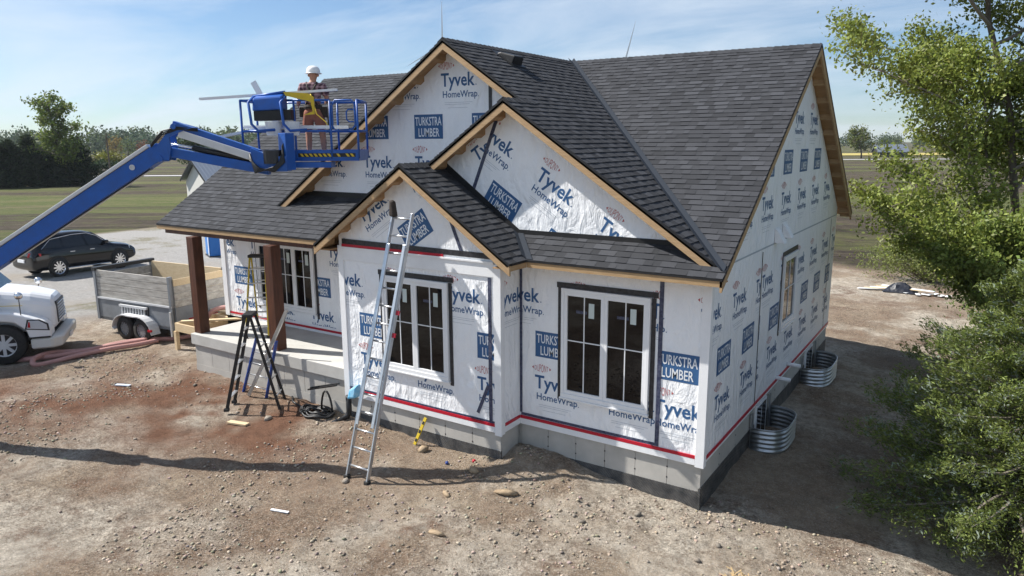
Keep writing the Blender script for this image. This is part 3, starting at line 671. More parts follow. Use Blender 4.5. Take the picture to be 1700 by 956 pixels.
# ridge caps
def ridge(a, b_, n1, n2):
    a = Vector(a); b_ = Vector(b_); d = (b_-a).normalized(); Ln = (b_-a).length; mb = MB(); mb.c = []; k = 0; s = 0
    while s < Ln:
        e = min(s+.15, Ln); sh = random.choice((.7, .85, 1, 1.15)); n0 = len(mb.v)
        for sg, nv in ((1, Vector(n1)), (-1, Vector(n2))):
            p0 = a+d*s+V(0, 0, .028); p1 = a+d*e+V(0, 0, .016); q = [p0, p1, p1+nv*.15, p0+nv*.15]
            mb.prism(q, (0, 0, -.012))
        mb.c += [(sh, sh, sh, 1)]*(len(mb.v)-n0); s = e
    mb.build('ridge_cap', 'shingle', roof)
ridge((XL, YR, ZR), (XO, YR, ZR), V(0, -1, -TM).normalized(), V(0, 1, -TM).normalized())
ridge((XC, YCF, ZR), (XC, YR, ZR), V(1, 0, -TS).normalized(), V(-1, 0, -TS).normalized())
ridge((XD, YDF, ZD), (XD, YCW-.02, ZD), V(1, 0, -TS).normalized(), V(-1, 0, -TS).normalized())
ridge((XB, ybf, ZB), (XB, ybt-.02, ZB), V(1, 0, -TB).normalized(), V(-1, 0, -TB).normalized())
# valley flashing
def flash(a, b_, n1, n2, wd, mt='flashing', lift=.022):
    a = Vector(a)+V(0, 0, lift); b_ = Vector(b_)+V(0, 0, lift); mb = MB()
    for nv in (n1, n2): nv = Vector(nv).normalized(); mb.prism([a, b_, b_+nv*wd, a+nv*wd], (0, 0, .006))
    mb.build('valley_flashing', mt, roof)
vb = Vector((xvr, valley_y(xvr), zx(xvr))); vt = Vector((XC, YR, ZR))
flash(vb, vt, (0, 1, TM), (-1, 0, TS), .13)
flash((xbr, -EO, E), (xk, ybt, bz(xk)), (1, 0, 0), (-1, 0, TB), .12)
# step flashing at wall bases
mb = MB(); fbox(mb, FC, xcl+.4, XB-1.2, zc0-.02, Mz(YCW)+.10, .002, .02); mb.build('base_flashing', 'drip', roof)
mb = MB(); fbox(mb, FD, xk-.05, XD+(ZD-.09-zd0)/TS-.05, zd0-.02, Mz(YDW)+.075, .002, .02); mb.build('base_flashing', 'drip', roof)
mb = MB(); fpoly(mb, FD, [(XB, ZB-.03), (xk+.05, bz(xk+.05)-.03), (xk+.12, bz(xk)+.02), (XB+.0, ZB+.16)], .002, .016); mb.build('base_flashing', 'drip', roof)
# rake boards, fascia, lookouts
def rake(xa, za, xb, zb, y, name='rake_board', wd=.135, th=.038, mt='pine_x'):
    d = Vector((xb-xa, 0, zb-za)).normalized(); 
    mb = MB(); a = Vector((xa, y, za)); b_ = Vector((xb, y, zb)); dn = V(0, 0, -1)
    o1 = dn*.035; o2 = dn*(.035+wd/abs(d.x))
    mb.prism([a+o1, b_+o1, b_+o2, a+o2], (0, th, 0)); mb.build(name, mt, roof)
    mb = MB(); mb.prism([a+dn*.002-V(0, .012, 0), b_+dn*.002-V(0, .012, 0), b_+dn*.036-V(0, .012, 0), a+dn*.036-V(0, .012, 0)], (0, .011, 0)); mb.build('drip_edge', 'drip', roof)
def lookouts(xa, za, xb, zb, y0, y1, n_, drop=.10):
    for i in range(n_):
        f_ = (i+.5)/n_; x = xa+(xb-xa)*f_; z = za+(zb-za)*f_-drop; s = 1 if zb > za else -1; s *= (1 if xb > xa else -1); sl = (zb-za)/(xb-xa)
        mb = MB(); mb.prism([(x-.045, y0+.04, z-.045*sl+.02), (x+.045, y0+.04, z+.045*sl+.02), (x+.045, y0+.04, z+.045*sl-.09), (x-.045, y0+.04, z-.045*sl-.09)], (0, y1-y0-.042, 0)); mb.build('lookout', 'plywood', roof)
rake(xcl+.02, Mz(YCF)+.01, XC, ZR, YCF); rake(XC, ZR, XD+.3, zx(XD+.3), YCF); lookouts(xcl, Mz(YCF), XC, ZR, YCF, YCW, 9); lookouts(XC, ZR, XD, ZD, YCF, YCW, 4)
rake(xdl2, ZD-TS*(XD-xdl2), XD, ZD, YDF); rake(XD, ZD, xs1-.06, zx(xs1-.06), YDF); lookouts(xdl2, ZD-TS*(XD-xdl2), XD, ZD, YDF, YDW, 4); lookouts(XD, ZD, xs1-.5, zx(xs1-.5), YDF, YDW, 7)
rake(xbl, E, XB, ZB, ybf); rake(XB, ZB, xbr, E, ybf); lookouts(xbl, E, XB, ZB, ybf, YBW, 5); lookouts(XB, ZB, xbr, E, ybf, YBW, 5)
def fascia(a, b_, z0=H+.0, z1=E-.03, th=.038, nd=(0, 1, 0)):
    mb = MB(); a = Vector(a); b_ = Vector(b_); mb.prism([(a.x, a.y, z0), (b_.x, b_.y, z0), (b_.x, b_.y, z1), (a.x, a.y, z1)], Vector(nd)*th); mb.build('fascia', 'pine', roof)
    mb = MB(); o_ = Vector(nd)*-.012; mb.prism([(a.x+o_.x, a.y+o_.y, z1+.001), (b_.x+o_.x, b_.y+o_.y, z1+.001), (b_.x+o_.x, b_.y+o_.y, z1+.03), (a.x+o_.x, a.y+o_.y, z1+.03)], Vector(nd)*.011); mb.build('drip_edge', 'drip', roof)
fascia((XL, -EO, 0), (xbl-.002, -EO, 0)); fascia((xbr+.002, -EO, 0), (XO, -EO, 0)); fascia((xbr, ybf+.04, 0), (xbr, -EO-.002, 0), nd=(-1, 0, 0)); fascia((xbl, ybf+.04, 0), (xbl, -EO-.002, 0), nd=(1, 0, 0))
# soffit boards behind the fascia, and the porch beam
MB().box((xbr+.04, -EO+.04, H+.02), (XO-.04, -.002, H+.04)).build('soffit', 'plywood', roof)
MB().box((-A_+.03, ybf+.05, H+.02), (xbr-.04, -EO-.001, H+.04)).build('soffit', 'plywood', roof)
MB().box((xbl+.04, ybf+.05, H+.02), (-A_-B_-.03, YPW-.02, H+.04)).build('soffit', 'plywood', roof)
MB().box((-13.9, -EO+.06, H-.10), (xbl+.3, -EO+.26, H+.06)).build('porch_beam', 'cedar', house)
MB().box((-13.9, -EO+.28, H+.055), (xbl+.02, YPW-.02, H+.075)).build('porch_ceiling', 'plywood', roof)
# right gable rakes with lookouts
for sg, ya in ((-1, -EO), (1, 2*YR+EO)):
    za, zb = E, ZR; dn = V(0, 0, -1); a = V(XO-.04, ya, za); b_ = V(XO-.04, YR, zb)
    mb = MB(); mb.prism([a+dn*.035, b_+dn*.035, b_+dn*.20, a+dn*.20], (.038, 0, 0)); mb.build('rake_board', 'pine', roof)
    mb = MB(); mb.prism([a+dn*.002, b_+dn*.002, b_+dn*.035, a+dn*.035], (.05, 0, 0)); mb.build('drip_edge', 'drip', roof)
    for i in range(11):
        f_ = (i+.6)/11.2; y = ya+(YR-ya)*f_; z = za+(zb-za)*f_-.105; sl = -sg*TM
        mb = MB(); mb.prism([(.002, y-.02, z-.02*sl+.03), (.002, y+.02, z+.02*sl+.03), (.002, y+.02, z+.02*sl-.085), (.002, y-.02, z-.02*sl-.085)], (XO-.045, 0, 0)); mb.build('lookout', 'pine', roof)
mb = MB(); mb.box((XO-.3, 2*YR+EO-.05, H+.0), (XO-.04, 2*YR+EO, E-.05)); mb.build('fascia', 'pine', roof)
# roof vent
mb = MB(); c = V(-5.06, 2.05, zx(-5.06)+.0); eu = V(1, 0, -TS).normalized(); nn = V(TS, 0, 1).normalized(); ey = V(0, 1, 0)
def slp(a, b_, h): return c+eu*a+ey*b_+nn*h
mb.hexa([slp(-.22, -.19, 0), slp(.24, -.19, 0), slp(.24, .19, 0), slp(-.22, .19, 0), slp(-.14, -.17, .08), slp(.20, -.17, .19), slp(.20, .17, .19), slp(-.14, .17, .08)])
vent = mb.build('roof_vent', 'black_plastic', house, bevel=.02); mb = MB(); mb.hexa([slp(-.30, -.27, .012), slp(.30, -.27, .012), slp(.30, .27, .012), slp(-.30, .27, .012), slp(-.30, -.27, .022), slp(.30, -.27, .022), slp(.30, .27, .022), slp(-.30, .27, .022)]); mb.build('vent_flange', 'black_plastic', vent)
# right wall: dryer hoods, drain pipes, basement windows
for y, z in ((3.80, 3.36), (4.40, 3.40)):
    mb = MB(); F = FR; mb.hexa([F.P(y, z-.17, .004), F.P(y+.24, z-.17, .004), F.P(y+.24, z-.17, .20), F.P(y, z-.17, .20), F.P(y, z+.13, .004), F.P(y+.24, z+.13, .004), F.P(y+.24, z+.05, .07), F.P(y, z+.05, .07)]); mb.build('vent_hood', 'trim_white', house, bevel=.006)
for y, z in ((4.78, .15), (5.76, .20)): MB().tube([(.0, y, z), (.30, y, z-.01)], .045, 14).build('drain_pipe', 'pvc', house, smooth=True)
for y in (3.25, 7.9):
    mb = MB(); fbox(mb, FR, y, y+.80, -.85, -.03, -.03, .012); bw = mb.build('basement_window', 'pvc', house); fbox(MB(), FR, y+.06, y+.38, -.80, -.08, .0125, .016).build('pane', 'glass', bw); fbox(MB(), FR, y+.42, y+.74, -.80, -.08, .0125, .016).build('pane', 'glass', bw)
fp_ = [(-7.05, -.32), (-6.85, .18), (-7.35, .12), (-7.75, -.22), (-7.80, -.38)]
MB().prism([(x, y, Mz(y)+.024+.05*((x+7.4)**2)) for x, y in fp_], (0, 0, .012)).build('roofing_felt', 'drip', roof)
# ---- porch
MB().box((XPL, YP, ZP-.27), (-A_-B_-.03, YPW-.001, ZP)).build('porch_slab', 'slab', house, bevel=.012)
pf = MB().box((XPL+.1, YP+.08, -1.3), (-A_-B_-.031, YPW-.02, ZP-.275)).build('porch_foundation', 'concrete', house)
for i in range(8):
    x0 = XPL+.07+i*.66
    MB().box((x0, YP+.05, -.22), (x0+.652, YP+.079, ZP-.278)).build('form_panel', 'concrete', pf, bevel=.003)
MB().box((XPL+.06, YP+.045, -1.2), (-A_-B_-.032, YP+.078, -.222)).build('footing_band', 'concrete', pf)
for x in (-12.60, -9.74):
    mb = MB(); mb.box((x-.13, YP+.10, ZP+.002), (x+.13, YP+.36, H-.10)); mb.build('porch_post', 'cedar', house, bevel=.012)
MB().box((-13.72, YPW+.0, -1.2), (-A_-B_, YPW+.13, ZP-.005)).build('foundation_wall', 'concrete', house)

# ================================================================ BOOM LIFT
O = V(-7.2, -1.35, 4.88); U = V(.837, .547, 0); W = V(-.547, .837, 0)
def L3(u, z, w_=0): return O+U*u+W*w_+V(0, 0, z)
lift = thing('boom_lift', 'blue boom lift with grey cable tray, jib and railed work basket', 'boom lift', tuple(L3(-9.6, 0, -.35).xy)+(-.45,))
def bm(b, a, c, wd, h, mi=0): return b.beam(a, c, wd, h, (0, 0, 1), mi)
bd = (L3(-2.75, .20, -.35)-L3(-5.9, -1.50, -.35)).normalized()
e0, e1 = L3(-9.7, -4.15, -.35), L3(-2.60, .17, -.35); bd = (e1-e0).normalized(); bu = W.cross(bd).normalized(); bu = bu if bu.z > 0 else -bu
e_mid = e0+bd*4.05
bm(MB(), e0, e_mid, .34, .40).build('outer_boom', 'lift_blue', lift, bevel=.02); bm(MB(), e_mid+bd*.002, e1, .25, .29).build('inner_boom', 'lift_blue', lift, bevel=.015)
mb = MB(); mb.beam(e_mid+bu*.185+bd*.5-W*.04, e1+bu*.18-bd*.15-W*.04, .22, .065, bu); mb.build('cable_tray', 'lift_grey', lift, bevel=.01)
mb = MB(); mb.beam(e_mid-bd*.14, e_mid-bd*.0, .38, .44, bu); mb.build('boom_collar', 'lift_blue', lift, bevel=.01)
mb = MB(); q_ = e_mid-bu*.02-W*.175; mb.tube([q_-bd*.3+W*-.02, q_-bd*.3+W*.01], .12, 20); mb.build('boom_port', 'lift_grey', lift)
mb = MB()
for k in range(14): mb.tube([e_mid+bu*(.28+.04*(k % 2))+bd*(-1.2+.13*k)-W*.05, e_mid+bu*(.28+.04*((k+1) % 2))+bd*(-1.07+.13*k)-W*.05], .035, 6)
mb.build('cable_chain', 'black_plastic', lift)
q_ = e1-bd*.62+bu*.02-W*.130; mb = MB(); mb.lathe([(.0, 0), (.05, 0), (.05, -.015), (.03, -.015), (.03, 0)], (0, 0, 0), 'y', 16); mb.v = [tuple(q_+U*v[0]+W*v[1]+V(0, 0, v[2])) for v in mb.v]; mb.build('boom_eye', 'lift_grey', lift)
for k in range(2): MB().beam(e_mid+bd*.6-bu*(.155), e1-bd*.4-bu*.155, .10-.04*k, .02+.012*k, bu).build('wear_strip', 'lift_grey' if k else 'dark_steel', lift)
# knuckle and jib links
kn = MB(); kpts = [(-2.78, .02), (-2.46, -.02), (-2.40, .20), (-2.42, .40), (-2.20, .49), (-1.98, .56), (-2.22, .63), (-2.36, .60), (-2.50, .42), (-2.68, .20)]
for w0 in (-.50, -.24): kn.prism([L3(a, z, w0) for a, z in kpts], W*.035)
kn.tube([L3(-2.62, .02, -.52), L3(-2.62, .02, -.18)], .06, 14); kn.tube([L3(-2.32, .58, -.52), L3(-2.32, .58, -.18)], .05, 14); kn.build('knuckle', 'lift_blue', lift)
bm(MB(), L3(-2.38, .62, -.35), L3(-.86, .10, -.35), .14, .13).build('upper_jib_link', 'lift_blue', lift, bevel=.01)
bm(MB(), L3(-2.26, .46, -.42), L3(-.92, .02, -.42), .10, .13).build('jib_tray', 'lift_grey', lift, bevel=.008)
bm(MB(), L3(-2.62, .16, -.35), L3(-.70, -.20, -.35), .17, .17).build('lower_jib_link', 'lift_blue', lift, bevel=.01)
MB().tube([L3(-2.05, .20, -.36), L3(-1.02, -.02, -.36)], .055, 12).build('jib_cylinder', 'black_plastic', lift, smooth=True)
MB().tube([L3(-2.52, .28, -.36), L3(-2.03, .195, -.36)], .030, 12).build('cylinder_rod', 'chrome', lift, smooth=True)
for k in range(3):
    MB().tube([L3(-2.75, .22+.02*k, -.52), L3(-2.52, .44+.03*k, -.53), L3(-2.25, .53+.02*k, -.50), L3(-1.9, .50+.02*k, -.48)], .012, 6).build('hydraulic_hose', 'black_plastic', lift, smooth=True)
for k in range(5):
    a = [L3(-1.0, -.02+.03*k, -.5), L3(-.82-.02*k, -.16-.02*k, -.56), L3(-.55, -.22+.02*k, -.58), L3(-.38-.02*k, -.05, -.52), L3(-.42, .22-.02*k, -.45), L3(-.30, .45, -.4)]; MB().tube(a, .017, 6).build('hydraulic_hose', 'black_plastic', lift, smooth=True)
# rotator column under the basket
mb = MB(); mb.prism([L3(-.98, .20, -.50), L3(-.98, -.22, -.50), L3(-.34, -.22, -.50), L3(-.34, .05, -.50), L3(-.62, .05, -.50)], W*.30); mb.build('rotator_bracket', 'lift_blue', lift, bevel=.01)
bm(MB(), L3(-.37, -.20, -.35), L3(-.37, .46, -.35), .20, .20).build('support_post', 'lift_blue', lift, bevel=.01)
MB().lathe([(.0, -.12), (.17, -.12), (.17, .12), (.0, .12)], tuple(L3(-.62, .04, -.40)), 'z', 18).build('rotator', 'dark_steel', lift)
# basket
bk = MB(); bu0, bu1, bw = -1.28, .86, .85
bk.hexa([L3(bu0, -.05, 0), L3(bu1, -.05, 0), L3(bu1, -.05, bw), L3(bu0, -.05, bw), L3(bu0, 0, 0), L3(bu1, 0, 0), L3(bu1, 0, bw), L3(bu0, 0, bw)]); basket = bk.build('basket_floor', 'lift_blue', lift)
bm(MB(), L3(-.45, -.12, .1), L3(.35, -.12, .1), .35, .10).build('floor_beam', 'lift_blue', basket)
for (a, c) in (((bu0, 0), (bu1, 0)), ((bu0, bw), (bu1, bw)), ((bu0, 0), (bu0, bw)), ((bu1, 0), (bu1, bw))):
    bm(MB(), L3(a[0], .075, a[1]), L3(c[0], .075, c[1]), .02, .15).build('toe_board', 'lift_blue', basket)
mb = MB()
for k in range(12):
    u = -.20+k*.085
    if k in (7, 9): continue
    mb.prism([L3(u, .03, -.0125), L3(u+.045, .03, -.0125), L3(u+.005, .085, -.0125), L3(u-.04, .085, -.0125)], W*-.003)
mb.build('hazard_stripe', 'yellow', basket)
mb = MB(); mb.hexa([L3(-.27, .022, -.0105), L3(.80, .022, -.0105), L3(.80, .022, -.0102), L3(-.27, .022, -.0102), L3(-.27, .093, -.0105), L3(.80, .093, -.0105), L3(.80, .093, -.0102), L3(-.27, .093, -.0102)]); mb.build('hazard_plate', 'black_plastic', basket)
def rail(pts, r=.021): return MB().tube(pts, r, 8).build('rail', 'lift_blue', basket, smooth=True)
for z in (1.05, .50):
    rail([L3(bu0, z, 0), L3(-.98, z, 0)]) if z > 1 else None
    rail([L3(bu0, z, bw), L3(bu1, z, bw)]); rail([L3(bu0, z, 0), L3(bu0, z, bw)]); rail([L3(bu1, z, 0), L3(bu1, z, bw)])
rail([L3(bu0, .50, 0), L3(-.5, .50, 0)]); rail([L3(-.42, 1.05, 0), L3(.36, 1.05, 0)]); rail([L3(-.30, .50, 0), L3(.36, .50, 0)])
for u, w_ in ((bu0, 0), (bu0, bw), (-.30, 0), (.36, 0), (bu1, 0), (bu1, bw), (-.3, bw), (.3, bw)): rail([L3(u, 0, w_), L3(u, 1.05, w_)])
rail([L3(.40, .52, 0), L3(.40, .95, 0), L3(.46, 1.05, 0), L3(.76, 1.05, 0), L3(.82, .98, 0), L3(.82, .60, 0), L3(.76, .53, 0), L3(.46, .50, 0), L3(.40, .58, 0)], .018)
rail([L3(.80, .88, -.03), L3(.70, .88, -.03), L3(.67, .84, -.03), L3(.67, .70, -.03), L3(.72, .66, -.03), L3(.80, .66, -.03)], .014)
# control console with hoop
mb = MB(); mb.hexa([L3(-1.0, .85, -.22), L3(-.46, .88, -.22), L3(-.46, .88, .18), L3(-1.0, .85, .18), L3(-1.0, 1.08, -.16), L3(-.46, 1.12, -.16), L3(-.46, 1.22, .16), L3(-1.0, 1.18, .16)]); mb.build('control_cover', 'lift_blue', basket, bevel=.03)
mb = MB(); mb.hexa([L3(-.98, .68, -.20), L3(-.30, .70, -.20), L3(-.30, .70, .12), L3(-.98, .68, .12), L3(-.98, .85, -.20), L3(-.30, .88, -.20), L3(-.30, .88, .12), L3(-.98, .85, .12)]); mb.build('control_panel', 'black_plastic', basket, bevel=.01)
for u in (-.68, -.34): MB().lathe([(0, 0), (.13, 0), (.15, .25), (.0, .25)], tuple(L3(u, .42, -.05)), 'z', 18).build('bucket', 'white_paint', basket, smooth=False)
for u in (-1.02, -.44): rail([L3(u, 1.12, .0), L3(u-.02, 1.0, -.26), L3(u+.02, .62, -.28), L3(u+.12, .50, -.24), L3(u+.42, .52, -.22)], .026)
rail([L3(-1.02, 1.12, 0), L3(-.44, 1.20, 0)], .026)
# turntable, chassis and wheels where the boom comes down, out of the picture
gb = L3(-9.6, 0, -.35); gz = -.42
mb = MB(); mb.prism([(gb.x-.9, gb.y-1.1, gz+.75), (gb.x+.5, gb.y-.7, gz+.75), (gb.x+.4, gb.y+.6, gz+.75), (gb.x-1.1, gb.y+.5, gz+.75)], (0, 0, 1.15)); mb.build('turntable', 'lift_blue', lift, bevel=.04)
mb = MB(); mb.box((gb.x-1.3, gb.y-1.0, gz+.42), (gb.x+1.2, gb.y+.9, gz+.74)); mb.build('chassis', 'lift_grey', lift, bevel=.03)
for dx in (-.95, .85):
    for dy in (-1.15, 1.0): MB().lathe([(.0, -.15), (.3, -.15), (.46, -.12), (.48, 0), (.46, .12), (.3, .15), (0, .15)], (gb.x+dx, gb.y+dy, gz+.47), 'y', 24).build('wheel', 'rubber', lift, smooth=True)
# trim boards across the basket
def plank(a, c, wd, h, label, cat='board', mt='trim_white', upv=(0, 0, 1), name='trim_board', group=None):
    a = Vector(a); c = Vector(c); mid = (a+c)/2; o = MB(); o.beam(a-mid, c-mid, wd, h, upv); o = o.build(name, mt); o.location = mid; tag(o, label, cat, group); return o
plank(L3(-2.0, 1.08, -.02), L3(.48, 1.245, .16), .12, .04, 'long white trim board on the top rail of the lift basket, in front of the worker')
plank(L3(-1.95, .36, .05), L3(-.45, .64, .12), .12, .045, 'white trim board sticking out left below the lift console')
plank(L3(-1.35, .58, .30), L3(.70, .565, -.045), .022, .06, 'long white trim board along the middle rail of the lift basket')
plank(L3(-1.27, 1.44, .75), L3(-.84, .66, .62), .025, .11, 'white board standing tilted at the left end of the lift basket', upv=(.837, .547, 0))
tb = MB(); tb.prism([L3(-.46, 1.20, -.06), L3(-.42, 1.13, -.06), L3(.03, 1.02, -.06), L3(.06, .85, -.06), L3(-.12, .78, -.06), L3(0.09, .80, -.06), L3(.09, 1.10, -.06), L3(-.02, 1.17, -.06)], W*.05)
tag(tb.build('yellow_bracket', 'yellow'), 'yellow curved bracket in front of the worker in the basket', 'bracket')  # flat curved shape standing for a yellow bracket

# ================================================================ PERSON
pb = L3(-.05, .0, .40); person = thing('person', 'person in white hard hat, plaid shirt and rust shorts working from the blue lift basket', 'person', tuple(pb))
def skin_obj(name, nodes, edges, mt, root=0, sub=2):
    me = bpy.data.meshes.new(name); me.from_pydata([n_[0] for n_ in nodes], edges, []); me.materials.append(MATS[mt])
    o = bpy.data.objects.new(name, me); col.objects.link(o); o.parent = person
    sk = o.modifiers.new('skin', 'SKIN'); sk.use_smooth_shade = True
    for i, n_ in enumerate(nodes): me.skin_vertices[0].data[i].radius = (n_[1], n_[2] if len(n_) > 2 else n_[1]); me.skin_vertices[0].data[i].use_root = (i == root)
    sb = o.modifiers.new('sub', 'SUBSURF'); sb.levels = sub; sb.render_levels = sub; return o
def B3(u, w_, z): return tuple(U*u+W*w_+V(0, 0, z))
body_nodes = [(B3(0, 0, .93), .11, .10), (B3(0, 0, 1.10), .10, .09), (B3(0, .03, 1.28), .10, .085), (B3(0, .05, 1.40), .075, .06), (B3(.01, .06, 1.50), .050), (B3(.015, .075, 1.58), .07, .085), (B3(.02, .085, 1.68), .075, .09),
    (B3(-.10, 0, .84), .10), (B3(-.115, .02, .50), .066), (B3(-.11, -.01, .30), .062), (B3(-.115, -.02, .09), .040), (B3(-.12, .10, .04), .036),
    (B3(.10, 0, .84), .10), (B3(.145, .02, .50), .066), (B3(.165, -.01, .30), .062), (B3(.175, -.02, .09), .040), (B3(.19, .10, .04), .036),
    (B3(-.19, .05, 1.40), .045), (B3(-.27, .06, 1.16), .048), (B3(-.33, .20, 1.06), .036), (B3(-.35, .27, 1.05), .03),
    (B3(.19, .05, 1.40), .045), (B3(.26, .07, 1.16), .048), (B3(.20, .27, 1.10), .036), (B3(.17, .34, 1.11), .03)]
be = [(0, 1), (1, 2), (2, 3), (3, 4), (4, 5), (5, 6), (0, 7), (7, 8), (8, 9), (9, 10), (10, 11), (0, 12), (12, 13), (13, 14), (14, 15), (15, 16), (3, 17), (17, 18), (18, 19), (19, 20), (3, 21), (21, 22), (22, 23), (23, 24)]
# five fingers per hand
for base, dirw in ((20, (-.02, .05, 0)), (24, (-.03, .05, 0))):
    bp = Vector(body_nodes[base][0]); dv_ = U*dirw[0]+W*dirw[1]
    for k in range(4):
        r_ = len(body_nodes); off = V(0, 0, .018*(1.5-k)); body_nodes += [(tuple(bp+dv_*.9+off), .0095), (tuple(bp+dv_*1.7+off+W*.01-V(0, 0, .02)), .0085)]; be += [(base, r_), (r_, r_+1)]
    r_ = len(body_nodes); body_nodes += [(tuple(bp+dv_*.5+V(0, 0, .045)), .0095)]; be += [(base, r_)]
skin_obj('body', body_nodes, be, 'skin')
skin_obj('shirt', [(B3(0, 0, 1.00), .165, .145), (B3(0, .01, 1.14), .16, .14), (B3(0, .035, 1.28), .175, .14), (B3(0, .05, 1.41), .145, .11), (B3(-.19, .05, 1.40), .085), (B3(-.255, .06, 1.20), .078), (B3(.19, .05, 1.40), .085), (B3(.25, .07, 1.20), .078), (B3(0.005, .055, 1.47), .075)],
         [(0, 1), (1, 2), (2, 3), (3, 4), (4, 5), (3, 6), (6, 7), (3, 8)], 'plaid')
skin_obj('shorts', [(B3(0, 0, .99), .15, .14), (B3(0, 0, .90), .15, .14), (B3(-.105, .0, .80), .115), (B3(-.12, .01, .53), .105), (B3(.105, 0, .80), .115), (B3(.145, .01, .53), .105)], [(0, 1), (1, 2), (2, 3), (1, 4), (4, 5)], 'shorts')
person_off = Vector(pb)
def pmb(): return MB()
b = MB(); prof = [(.125, 0), (.128, .04), (.115, .09), (.075, .13), (0, .145)]; b.lathe(prof, tuple(person_off+U*.02+W*.085+V(0, 0, 1.655)), 'z', 20)
b.lathe([(.125, .0), (.155, -.012), (.155, -.004), (.125, .012)], tuple(person_off+U*.02+W*.095+V(0, 0, 1.655)), 'z', 20); b.build('hard_hat', 'hat', person, smooth=True)
b = MB(); b.lathe([(.165, -.04), (.175, 0), (.165, .04)], tuple(person_off+V(0, 0, .995)), 'z', 20); b.build('belt', 'leather', person)
for u_ in (-.19, .20): MB().beam(tuple(person_off+U*u_+V(0, 0, .80)), tuple(person_off+U*u_+V(0, 0, 1.0)), .10, .14, (U.x, U.y, 0)).build('tool_pouch', 'leather', person, bevel=.02)
MB().tube([tuple(person_off+U*.26+V(0, 0, .95)), tuple(person_off+U*.29+V(0, 0, .45))], .012, 6).build('hammer', 'black_plastic', person)
for u_, w_ in ((-.118, .03), (.182, .03)):
    b = MB(); c_ = person_off+U*u_+W*w_; b.hexa([tuple(c_+U*x_+W*y_+V(0, 0, z_)) for z_ in (.003, .10) for x_, y_ in ((-.045, -.09), (.045, -.09), (.05, .13), (-.05, .13))]); b.build('boot', 'boot', person, bevel=.03)
for u_, z_, s_ in ((-.062, 1.61, .02), (.102, 1.61, .02)): MB().lathe([(0, -.03), (.02, -.02), (.028, 0), (.02, .025), (0, .03)], tuple(person_off+U*(u_+.0)+W*.075+V(0, 0, z_)), 'z', 8).build('ear', 'skin', person, smooth=True)

for sg in (-1, 1): MB().tube([tuple(person_off+U*sg*.11+W*-.10+V(0, 0, 1.02)), tuple(person_off+U*sg*.03+W*-.115+V(0, 0, 1.22)), tuple(person_off+U*sg*-.07+W*-.085+V(0, 0, 1.38)), tuple(person_off+U*sg*-.10+W*.0+V(0, 0, 1.475))], .016, 6).build('harness_strap', 'leather', person, smooth=True)
MB().tube([tuple(person_off+W*-.13+V(0, 0, 1.24)), tuple(person_off+U*.12+W*-.22+V(0, 0, .85)), tuple(person_off+U*.30+W*-.30+V(0, 0, .70)), tuple(person_off+U*.41+W*-.38+V(0, 0, .52))], .010, 6).build('lanyard', 'yellow', person, smooth=True)
person.scale = (1, 1, .95)
# ================================================================ LADDERS
def gz_(x, y): return float(gh(x, y))
def ladder(name, label, fa, fb, ta, tb, n_, railw, railh, mt, rung_r=.016, cat='ladder', rmt=None):
    fa, fb, ta, tb = map(Vector, (fa, fb, ta, tb)); t = thing(name, label, cat, tuple((fa+fb)/2)); nrm_ = (fb-fa).cross(ta-fa).normalized()
    for a, c in ((fa, ta), (fb, tb)): MB().beam(a, c, railw, railh, nrm_).build('side_rail', mt, t, bevel=.004)
    for i in range(n_):
        f_ = (i+.7)/n_; MB().tube([fa.lerp(ta, f_), fb.lerp(tb, f_)], rung_r, 8).build('rung', rmt or mt, t, smooth=True)
    return t
f1 = V(-5.56, -2.46, gz_(-5.56, -2.46)); f2 = V(-5.07, -2.46, gz_(-5.07, -2.46)); zf = min(f1.z, f2.z)+.02; f1.z = f2.z = zf
lt = ladder('extension_ladder', 'aluminium extension ladder leaning on the front gable over the window', f1, f2, (-5.54, -1.02, 3.92), (-5.09, -1.02, 3.92), 15, .03, .075, 'alu', .019)
dl = (V(-5.54, -1.02, 3.92)-f1).normalized(); nl = V(0, -dl.z, dl.y).normalized()
for xx in (-5.50, -5.13): MB().beam(V(xx, f1.y, f1.z)+dl*.95+nl*.05, V(xx, f1.y, f1.z)+dl*4.2+nl*.05, .028, .06, (1, 0, 0)).build('fly_rail', 'alu', lt, bevel=.004)
for s_ in (-5.56, -5.07): MB().box((s_-.045, f1.y-.05, zf-.02), (s_+.045, f1.y+.05, zf+.05)).build('foot', 'rubber', lt, bevel=.01)
for k_, zz_ in ((.52, .1), (.60, .0)): MB().beam(f2+dl*5*k_-V(.05, 0, 0), f2+dl*5*k_+V(.05, 0, 0), .08, .03, nl).build('strap', 'tape_red', lt)
gl = MB(); gl.hexa([(-5.60, -1.10, 3.86), (-5.48, -1.10, 3.84), (-5.46, -.98, 3.84), (-5.58, -.98, 3.86), (-5.585, -1.09, 4.16), (-5.50, -1.09, 4.13), (-5.49, -1.0, 4.13), (-5.57, -1.0, 4.16)])
tag(gl.build('work_gloves', 'leather', bevel=.03), 'dark work gloves hung on the top of the aluminium ladder', 'gloves')
